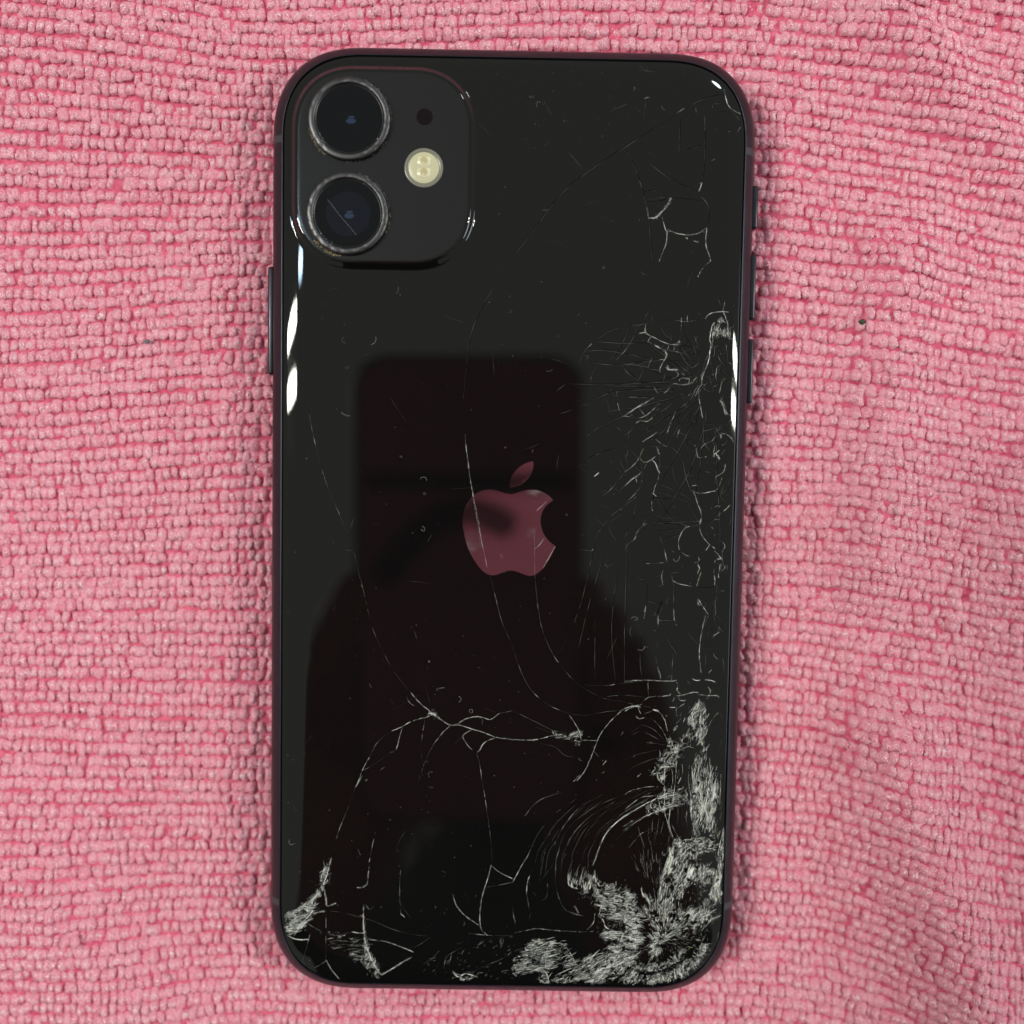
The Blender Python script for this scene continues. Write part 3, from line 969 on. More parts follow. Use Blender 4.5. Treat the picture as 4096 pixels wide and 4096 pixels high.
  ('f',0,[-2798,-6472,-2300,-6465]),
  ('w',83,[-2133,-6569,-1841,-6607,-1549,-6710,-1403,-6772]),
  ('w',208,[-1919,-7165,-1754,-7055,-1630,-6968,-1444,-6858]),
  ('w',125,[-2816,-6921,-2711,-7112,-2606,-7260]),
  ('f',0,[-2816,-6942,-3003,-7073]),
  ('f',0,[-364,-3856,-296,-4233,-227,-4695,-181,-5053,-177,-5307]),
  ('w',104,[-177,-5307,-235,-5541,-314,-5818,-351,-6137,-326,-6372,-221,-6477]),
  ('w',104,[-176,-5328,-50,-5432,159,-5535]),
  ('f',0,[-274,-5690,160,-5598]),
  ('w',104,[-791,-5804,-727,-5994,-579,-6162,-369,-6308]),
  ('f',0,[-1626,-5350,-1642,-5774,-1617,-6156]),
  ('w',104,[-1628,-6135,-1555,-6198]),
  ('f',0,[-533,-6439,-200,-6476,174,-6471]),
  ('f',0,[-1487,-6709,-1342,-6664,-1135,-6511]),
  ('w',187,[-774,-7084,-690,-7179,-545,-7123,-377,-7185]),
  ('f',0,[-523,-7166,-317,-7013,-27,-6880,179,-6770]),
  ('f',0,[-921,-7043,-861,-6828,-613,-6675]),
  ('w',166,[-1570,-6699,-1424,-6761]),
  ('w',187,[-2404,-6445,-2258,-6475]),
  ('w',166,[-2281,-6166,-2198,-6207]),
  ('f',0,[-513,-6438,-532,-6545]),
  ('f',0,[-3156,-5542,-3114,-5615,-3010,-5635]),
  ('f',0,[-3357,-4395,-3305,-4478,-3244,-4467,-3234,-4404])],
 [('f',0,[292,-4582,555,-4262,965,-4109]),
  ('f',0,[284,-5363,405,-5150,564,-4788,827,-4468,1173,-4210]),
  ('w',125,[164,-5598,284,-5363,405,-5150]),
  ('d',0,[841,-5186,978,-4782,1302,-4440,1792,-4180,2202,-4048]),
  ('w',187,[1444,-5304,1561,-4963,1680,-4729,1903,-4515,2209,-4321,2576,-4126,2782,-4102]),
  ('f',0,[1637,-4625,1922,-4431,2310,-4214]),
  ('f',0,[1868,-4769,2111,-4554,2336,-4466]),
  ('w',104,[1053,-5437,1077,-5627,1224,-5689]),
  ('f',0,[847,-5525,862,-5207,958,-4846]),
  ('f',0,[1728,-5003,1909,-4768,2133,-4596]),
  ('f',0,[2018,-4999,2219,-4763,2527,-4653]),
  ('f',0,[435,-5679,471,-5382]),
  ('w',125,[1106,-3939,1207,-3832]),
  ('f',0,[777,-5102,935,-4719,1217,-4357,1585,-4141]),
  ('f',0,[986,-5184,1082,-4844,1386,-4502,1794,-4243]),
  ('f',0,[1322,-5433,1338,-5199,1477,-4880]),
  ('w',125,[1906,-4663,2070,-4555])],
 [('d',0,[-1,4291,332,4750,722,5269,1094,5589,1408,5810,1683,5991,1958,6171,2350,6412,2564,6582]),
  ('d',0,[1703,6011,1849,5739,1997,5350,2064,5096]),
  ('w',125,[2064,5096,2088,4919]),
  ('w',291,[2088,4919,2207,4941,2305,5041,2382,5141,2430,5240]),
  ('d',0,[2062,5174,2281,5198,2420,5240,2740,5226,2921,5189]),
  ('d',0,[1998,5330,2197,5353,2380,5249]),
  ('d',0,[2006,5840,2270,5629,2533,5477,2837,5335]),
  ('w',146,[2903,5484,2857,5345]),
  ('d',0,[2924,6540,2941,5915,2913,5464]),
  ('f',0,[2869,6344,2911,6286]),
  ('d',0,[2547,6494,2542,5908]),
  ('f',0,[2623,5871,2687,5696]),
  ('d',0,[2620,5968,2897,6061]),
  ('d',0,[2878,5307,3023,5112,3011,4817]),
  ('w',104,[2286,4981,2352,4766,2393,4727]),
  ('w',104,[2372,4766,2513,4710,2674,4683,2854,4706,2992,4797]),
  ('w',125,[2383,4727,2368,4529,2264,4270]),
  ('w',146,[2992,4797,2989,4540,3043,4383,3066,4284]),
  ('w',83,[3066,4284,2968,4203,2872,4043]),
  ('w',249,[2665,4643,2706,4634]),
  ('w',208,[2797,4596,2877,4578]),
  ('w',104,[3211,6914,3257,6701,3340,6605,3480,6550]),
  ('w',291,[3192,6885,3231,6905]),
  ('f',0,[3320,6586,3443,6471,3486,6374,3429,6256]),
  ('f',0,[3000,6658,3257,6701]),
  ('f',0,[3062,6562,3341,6557]),
  ('w',125,[2467,6512,2584,6592]),
  ('d',0,[2643,6612,2839,6733,3214,6837]),
  ('f',0,[2772,6615,2784,6537]),
  ('f',0,[1893,7239,2013,7164,2032,7223]),
  ('f',0,[1543,6923,1596,6788]),
  ('f',0,[2367,5739,2408,5710]),
  ('d',0,[2110,4821,2185,4229]),
  ('w',104,[2063,6758,1984,6737])],
 [('d',0,[1726,3264,1946,3288,2106,3340]),
  ('d',0,[1328,3058,1486,3180,1726,3264]),
  ('d',0,[1288,3037,1631,3013,1993,3009,2195,3013]),
  ('d',0,[1150,2875,1392,2899,1634,2873,1938,2809,2201,2753]),
  ('d',0,[1092,2764,1335,2698,1699,2674,2040,2730,2402,2756]),
  ('d',0,[1740,2645,1884,2527,2007,2429]),
  ('d',0,[899,2370,1242,2366,1645,2373,2048,2400,2410,2436]),
  ('d',0,[1167,2074,1447,2199,1647,2263,2051,2289,2414,2316]),
  ('d',0,[786,1906,967,1970,1167,2074]),
  ('f',0,[1649,2202,1694,2002,1758,1862]),
  ('w',146,[1639,2192,1669,2203]),
  ('w',83,[1758,1862,1917,1966,2056,2069,2236,2162]),
  ('f',0,[2021,1847,2180,1950,2318,2083]),
  ('f',0,[1757,1882,2021,1847]),
  ('d',0,[1758,1862,1578,1759,1358,1654,1179,1510]),
  ('f',0,[1982,1765,1844,1602,1744,1580]),
  ('d',0,[1086,1084,1346,1270,1667,1377]),
  ('f',0,[1591,1173,1736,1014,1838,1026]),
  ('w',166,[1333,926,1412,988]),
  ('f',0,[1817,1015,1719,872,1581,707,1441,603]),
  ('f',0,[1982,917,1862,833,1743,710]),
  ('w',104,[2001,957,1882,854]),
  ('f',0,[2029,653,1830,467,1630,322,1452,95,1394,-29]),
  ('f',0,[2009,633,1993,450,1938,204,1881,40]),
  ('f',0,[1774,242,1897,224]),
  ('f',0,[1326,296,1491,177]),
  ('d',0,[1149,-12,1288,173]),
  ('f',0,[1608,403,1464,482]),
  ('f',0,[2182,208,2042,84,1984,-19]),
  ('f',0,[1649,2192,1953,2167,2216,2152]),
  ('f',0,[858,2360,719,2247]),
  ('w',125,[1990,3159,2090,3181]),
  ('f',0,[1328,3058,1150,2875,1054,2654]),
  ('d',0,[1106,1084,1271,986])],
 [('h',0,[693,-5472,703,-5270,745,-5073,856,-4881]),
  ('h',0,[603,-5543,616,-5337,630,-5132,743,-4938]),
  ('h',0,[1792,-4546,1926,-4422,2121,-4301,2325,-4182,2499,-4100]),
  ('h',0,[893,-4792,1018,-4611,1186,-4450]),
  ('h',0,[626,-5475,637,-5271,683,-5070]),
  ('h',0,[1831,-4520,1973,-4396,2177,-4277,2378,-4156,2536,-4095]),
  ('h',0,[1288,-5270,1299,-5094,1378,-4937]),
  ('h',0,[1466,-4574,1614,-4435,1781,-4306,1980,-4192,2182,-4077]),
  ('h',0,[1366,-5413,1372,-5237,1391,-5067,1469,-4916]),
  ('h',0,[1296,-4855,1386,-4692,1532,-4554]),
  ('h',0,[939,-5464,948,-5271,977,-5082,1073,-4907,1171,-4731,1311,-4575]),
  ('h',0,[1508,-4810,1609,-4667,1744,-4541]),
  ('h',0,[1564,-4784,1674,-4647,1808,-4523,1948,-4399,2150,-4280,2354,-4161]),
  ('h',0,[1468,-4857,1549,-4706,1687,-4577,1823,-4451]),
  ('h',0,[1172,-4952,1263,-4784,1380,-4628]),
  ('h',0,[1291,-4432,1455,-4276]),
  ('h',0,[812,-4639,988,-4470,1165,-4301]),
  ('h',0,[1139,-4898,1233,-4726,1373,-4576]),
  ('h',0,[1493,-5248,1502,-5081,1575,-4936,1646,-4791]),
  ('h',0,[963,-4645,1131,-4485,1299,-4324]),
  ('h',0,[1250,-4521,1410,-4367,1589,-4234]),
  ('h',0,[1615,-4370,1802,-4247]),
  ('h',0,[521,-5284,569,-5078,686,-4877,804,-4677,970,-4502]),
  ('h',0,[1098,-5224,1138,-5046,1230,-4878]),
  ('h',0,[782,-4910,892,-4716]),
  ('h',0,[1717,-4406,1898,-4284,2100,-4169,2292,-4067,2437,-4032,2583,-3996])],
 [('d',0,[2931,2827,2926,2892,2897,2927,2883,3019,2867,3061,2842,3111,2825,3149]),
  ('h',0,[2974,2704,2903,2702,2944,2657]),
  ('d',0,[2901,2927,2881,2961,2819,2948]),
  ('h',0,[2999,2619,2997,2572,2969,2599]),
  ('d',0,[2878,2776,2851,2903,2810,2991,2753,3086,2720,3140,2686,3262,2672,3362]),
  ('d',0,[2744,3121,2716,3005,2616,2957]),
  ('f',0,[2744,3121,2672,3058,2616,2960]),
  ('h',0,[2815,2960,2750,2912,2681,2873]),
  ('d',0,[2785,2743,2745,2816,2704,2865,2656,2919,2600,2979,2579,3041,2504,3082]),
  ('d',0,[2907,2575,2920,2536,2896,2528]),
  ('f',0,[2705,2838,2651,2810,2639,2829]),
  ('h',0,[2471,3143,2484,3093,2486,3028]),
  ('d',0,[2828,2616,2736,2700,2647,2822,2566,2925,2481,3058,2370,3153,2312,3287]),
  ('h',0,[2150,3542,2046,3359,1899,3153]),
  ('h',0,[2788,2650,2769,2631,2731,2591]),
  ('h',0,[2760,2681,2727,2595,2699,2614]),
  ('d',0,[2930,2447,2831,2515,2683,2621,2564,2701,2453,2776,2347,2844,2219,2946]),
  ('h',0,[1789,3224,1800,3266,1803,3267]),
  ('h',0,[1753,3243,1749,3277,1780,3285]),
  ('h',0,[2707,2606,2703,2602,2665,2590]),
  ('d',0,[2788,2519,2642,2578,2506,2684,2347,2832,2232,2911,2085,3036,1935,3138]),
  ('d',0,[1839,3233,1736,2996,1563,2734]),
  ('f',0,[1927,3153,1792,2915,1625,2723]),
  ('f',0,[2272,2877,2204,2795,2130,2616]),
  ('d',0,[2860,2419,2660,2478,2472,2498,2272,2564,2106,2635,1891,2662,1688,2693]),
  ('h',0,[1434,2755,1290,2567,1243,2376]),
  ('d',0,[2401,2543,2403,2469,2377,2395]),
  ('d',0,[2083,2627,2050,2533,1999,2408]),
  ('d',0,[2749,2367,2674,2377,2538,2367,2463,2401,2323,2395,2217,2400,2151,2395]),
  ('f',0,[2721,2370,2754,2324,2746,2336]),
  ('d',0,[1839,2406,1829,2347,1825,2332]),
  ('f',0,[2592,2380,2620,2361,2632,2338]),
  ('d',0,[2792,2344,2574,2344,2363,2329,2149,2326,1923,2330,1716,2330,1475,2310]),
  ('d',0,[2507,2339,2532,2297,2537,2262]),
  ('h',0,[1556,2323,1581,2250,1642,2166]),
  ('f',0,[2238,2339,2267,2285,2303,2239]),
  ('d',0,[2599,2271,2529,2243,2443,2261,2354,2252,2287,2247,2232,2265,2131,2248]),
  ('f',0,[1478,2148,1527,2063,1557,1935]),
  ('h',0,[2665,2280,2663,2210,2675,2195]),
  ('f',0,[1533,2152,1543,2055,1541,1935]),
  ('d',0,[2694,2218,2505,2149,2338,2108,2152,2050,1985,1997,1779,1974,1549,1935]),
  ('f',0,[1530,1931,1627,1765,1772,1600]),
  ('f',0,[1996,2024,2061,1944,2138,1828]),
  ('h',0,[1992,2024,2116,1894,2153,1840]),
  ('d',0,[2677,2117,2519,2060,2423,1981,2296,1909,2165,1833,2053,1780,1922,1704]),
  ('f',0,[2349,1952,2387,1871,2399,1837]),
  ('d',0,[2762,2169,2771,2111,2798,2108]),
  ('h',0,[1856,1652,1858,1574,1871,1516]),
  ('d',0,[2814,2112,2703,2036,2561,1940,2422,1860,2295,1765,2153,1681,2025,1624]),
  ('f',0,[2141,1673,2197,1635,2297,1550]),
  ('f',0,[1736,1444,1887,1356,2003,1241]),
  ('h',0,[2741,2064,2749,2056,2785,2037]),
  ('d',0,[2942,2161,2781,2022,2651,1919,2525,1800,2419,1654,2266,1538,2144,1404]),
  ('d',0,[2621,1879,2639,1782,2705,1787]),
  ('f',0,[2274,1527,2377,1454,2469,1405]),
  ('d',0,[1927,1158,2079,996,2147,797]),
  ('d',0,[2852,1988,2746,1881,2705,1795,2626,1692,2570,1574,2510,1480,2457,1385]),
  ('h',0,[2743,1846,2786,1835,2853,1809]),
  ('h',0,[2615,1649,2686,1619,2773,1586]),
  ('f',0,[2811,1945,2855,1903,2872,1856]),
  ('d',0,[3008,2162,2971,2068,2935,1978,2886,1911,2865,1805,2812,1731,2787,1644]),
  ('d',0,[2960,2060,2964,2056,2980,2029]),
  ('f',0,[2853,1809,2884,1814,2877,1790]),
  ('f',0,[2684,1260,2660,1279,2625,1275]),
  ('d',0,[2976,2045,2893,1802,2784,1605,2677,1393,2568,1192,2437,955,2343,777]),
  ('h',0,[2093,427,2494,269,2898,149]),
  ('h',0,[2290,713,2575,628,2927,512]),
  ('f',0,[2358,820,2663,700,2931,539]),
  ('d',0,[3037,1804,3040,1555,3003,1336,2998,1109,2945,881,2940,642,2895,409]),
  ('h',0,[3011,1461,2960,1472,2972,1472]),
  ('h',0,[3047,1879,3070,1887,3062,1910]),
  ('h',0,[2912,339,2674,303,2399,283]),
  ('d',0,[3087,2109,3054,1781,2962,1425,2865,1099,2697,763,2520,450,2284,155]),
  ('d',0,[3041,1793,3116,1775,3179,1779]),
  ('f',0,[2342,211,2856,239,3334,286]),
  ('d',0,[3021,1672,3095,1685,3188,1725]),
  ('d',0,[3152,2024,3221,1656,3255,1277,3269,922,3312,534,3341,180,3352,-210]),
  ('f',0,[3316,2729,3255,2689,3213,2650,3201,2506,3215,2452]),
  ('f',0,[3416,-1348,3375,-1420,3338,-1512,3292,-1561,3257,-1597]),
  ('f',0,[3164,3701,3207,3698,3244,3614]),
  ('f',0,[3269,-30,3336,-49,3372,-52,3425,-126]),
  ('f',0,[3404,1705,3386,1639,3344,1615,3285,1602,3236,1554]),
  ('f',0,[3341,3196,3383,3101,3413,3005]),
  ('f',0,[3385,1393,3344,1326,3310,1302]),
  ('f',0,[3408,1557,3391,1483,3333,1439,3264,1395,3234,1332]),
  ('f',0,[3397,1131,3368,1037,3307,989,3249,949,3232,839]),
  ('f',0,[3313,-199,3382,-265,3384,-364,3423,-478,3389,-538]),
  ('f',0,[3315,2632,3237,2619,3202,2607]),
  ('f',0,[3223,1722,3265,1633,3287,1559,3313,1450]),
  ('f',0,[3230,-1036,3295,-1095,3318,-1234,3359,-1269,3396,-1320]),
  ('f',0,[3399,-198,3378,-273,3382,-415,3369,-507,3370,-554]),
  ('f',0,[3384,-71,3422,-146,3361,-238]),
  ('f',0,[3187,2885,3231,2824,3272,2747,3321,2702]),
  ('f',0,[3335,1770,3282,1731,3250,1621,3208,1554,3205,1413]),
  ('f',0,[3291,3315,3325,3219,3350,3166]),
  ('f',0,[3346,3050,3354,2907,3308,2864,3272,2763]),
  ('f',0,[3258,-492,3252,-572,3258,-635,3267,-690]),
  ('f',0,[3208,1573,3170,1514,3101,1482,3047,1454,2986,1382]),
  ('f',0,[3396,747,3370,692,3308,671,3262,635]),
  ('f',0,[3255,2681,3238,2573,3184,2564,3123,2517,3061,2504]),
  ('f',0,[3312,-717,3311,-848,3309,-896,3303,-976,3261,-1036]),
  ('f',0,[3254,2975,3173,2970,3164,2846,3126,2818]),
  ('f',0,[3304,-872,3331,-975,3289,-1023,3295,-1115,3303,-1266]),
  ('f',0,[3207,-1790,3268,-1833,3305,-1892,3370,-1951]),
  ('f',0,[3390,2730,3437,2715,3471,2623,3507,2604]),
  ('f',0,[3313,1310,3296,1223,3227,1168,3173,1151]),
  ('f',0,[3389,-1499,3323,-1532,3264,-1573]),
  ('f',0,[3338,-392,3386,-419,3462,-442,3475,-505]),
  ('f',0,[3249,3287,3282,3222,3334,3181,3367,3120]),
  ('f',0,[3237,2917,3269,2867,3301,2825,3327,2752]),
  ('f',0,[3390,3274,3340,3247,3282,3238,3218,3171]),
  ('f',0,[3299,-405,3359,-439,3418,-442,3460,-529,3422,-589]),
  ('f',0,[3412,1135,3335,1111,3268,1110]),
  ('f',0,[3286,2395,3209,2386,3159,2347,3172,2285]),
  ('f',0,[3202,3321,3215,3275,3251,3230,3198,3186]),
  ('f',0,[3333,1728,3298,1700,3252,1683,3206,1628]),
  ('f',0,[3272,2209,3317,2147,3367,2047,3405,1943,3460,1920]),
  ('f',0,[3378,825,3349,746,3324,640,3361,605,3418,543]),
  ('f',0,[3187,2475,3144,2455,3110,2416,3044,2395,3015,2333]),
  ('f',0,[3221,2379,3171,2335,3145,2273]),
  ('f',0,[3198,-1459,3198,-1614,3242,-1749]),
  ('f',0,[3219,1445,3192,1319,3181,1261,3132,1193,3082,1161]),
  ('f',0,[3299,-1099,3276,-1143,3271,-1254,3306,-1353]),
  ('h',0,[2202,-359,2140,-372,2112,-384,2057,-385]),
  ('h',0,[3146,-1014,3136,-1085,3118,-1153,3112,-1209]),
  ('d',0,[2830,1349,2851,1298,2856,1259,2845,1228]),
  ('d',0,[2545,-1593,2595,-1692,2664,-1786,2727,-1897]),
  ('d',0,[2229,638,2328,592,2466,598,2579,608]),
  ('h',0,[2508,1101,2414,1091,2343,1094,2257,1116]),
  ('h',0,[2556,-948,2530,-996,2519,-1056,2508,-1072]),
  ('d',0,[2172,-1722,2200,-1746,2248,-1749,2261,-1785]),
  ('h',0,[1533,1057,1448,1021,1374,1008,1303,995]),
  ('h',0,[3141,-1823,3159,-1910,3161,-1998,3155,-2066]),
  ('h',0,[1722,1209,1763,1116,1816,1011,1842,925]),
  ('h',0,[2351,-642,2403,-657,2451,-692,2502,-699]),
  ('h',0,[3120,-1779,3207,-1778,3313,-1768,3408,-1747]),
  ('d',0,[1601,140,1626,54,1683,-28,1727,-71]),
  ('h',0,[597,2760,734,2716,855,2679]),
  ('h',0,[225,1329,345,1362,458,1422]),
  ('h',0,[2107,4051,2025,4084,1970,4126]),
  ('h',0,[-2868,3720,-2730,3769,-2571,3791]),
  ('h',0,[2744,-426,2757,-473,2762,-516]),
  ('h',0,[423,6713,495,6580,562,6449]),
  ('h',0,[-1087,3398,-889,3328,-686,3266]),
  ('h',0,[-1459,-1537,-1431,-1632,-1414,-1703]),
  ('h',0,[-2747,-1255,-2716,-1223,-2708,-1175]),
  ('h',0,[1450,5218,1239,5165,1032,5093]),
  ('h',0,[483,-5743,516,-5775,545,-5816]),
  ('h',0,[3132,-1779,2985,-1649,2839,-1480]),
  ('h',0,[2618,-4013,2633,-3985,2628,-3928]),
  ('h',0,[2450,-1128,2398,-1244,2361,-1348]),
  ('h',0,[-335,-2775,-244,-2806,-152,-2840]),
  ('h',0,[995,2128,1097,2083,1219,2019]),
  ('h',0,[-2324,13,-2316,-26,-2292,-93]),
  ('h',0,[-2027,112,-2078,119,-2144,122]),
  ('h',0,[3026,191,2916,354,2818,506]),
  ('h',0,[-1543,-768,-1373,-781,-1200,-806]),
  ('h',0,[-1767,3858,-1717,3890,-1663,3944]),
  ('h',0,[-556,6324,-447,6217,-346,6113]),
  ('h',0,[2002,6486,1936,6526,1865,6567]),
  ('h',0,[-1877,2107,-1751,1923,-1620,1742]),
  ('h',0,[3335,-3958,3528,-4016,3726,-4077]),
  ('h',0,[2174,809,2091,1016,2031,1222]),
  ('h',0,[1544,725,1482,692,1413,656]),
  ('h',0,[1781,674,1674,731,1570,792]),
  ('h',0,[-439,755,-666,712,-905,696]),
  ('h',0,[2801,-4433,2782,-4352,2769,-4299]),
  ('h',0,[-1197,-24,-1240,-103,-1259,-151]),
  ('h',0,[1795,1281,1828,1203,1864,1133]),
  ('h',0,[3092,-4140,3227,-3935,3365,-3750]),
  ('h',0,[2822,4152,2755,4024,2709,3882]),
  ('h',0,[1769,-1573,1682,-1766,1595,-1955]),
  ('h',0,[-1555,-4784,-1649,-4932,-1704,-5084]),
  ('h',0,[479,-3064,687,-3137,903,-3218]),
  ('h',0,[2159,7138,1932,7160,1717,7172]),
  ('h',0,[815,5915,944,5785,1075,5632]),
  ('h',0,[-3154,-3390,-3099,-3321,-3060,-3227]),
  ('h',0,[2045,5194,2225,5235,2410,5258]),
  ('h',0,[-320,-2193,-384,-2178,-416,-2171]),
  ('h',0,[1984,6411,1996,6550,2008,6693]),
  ('h',0,[-291,2830,-269,2633,-246,2436]),
  ('h',0,[-1464,-6211,-1561,-6069,-1659,-5910]),
  ('h',0,[2558,1125,2578,965,2637,809]),
  ('h',0,[1432,-613,1560,-516,1668,-427]),
  ('h',0,[-1183,-3816,-1274,-3858,-1373,-3892]),
  ('h',0,[1792,348,1688,279,1584,195]),
  ('h',0,[-2833,-3963,-2746,-3917,-2654,-3887]),
  ('h',0,[374,4518,567,4544,772,4548]),
  ('h',0,[-1774,-2817,-1581,-2714,-1380,-2586]),
  ('h',0,[3134,2257,3059,2302,2975,2351]),
  ('h',0,[778,1252,752,1130,751,1025]),
  ('h',0,[-2404,244,-2462,93,-2512,-37]),
  ('h',0,[1444,6525,1585,6588,1740,6658]),
  ('h',0,[-1197,-2712,-1234,-2552,-1275,-2416]),
  ('h',0,[3033,-6256,3004,-6364,2970,-6472]),
  ('h',0,[811,-5287,694,-5461,569,-5631]),
  ('h',0,[-988,-5421,-952,-5432,-896,-5456])],
]
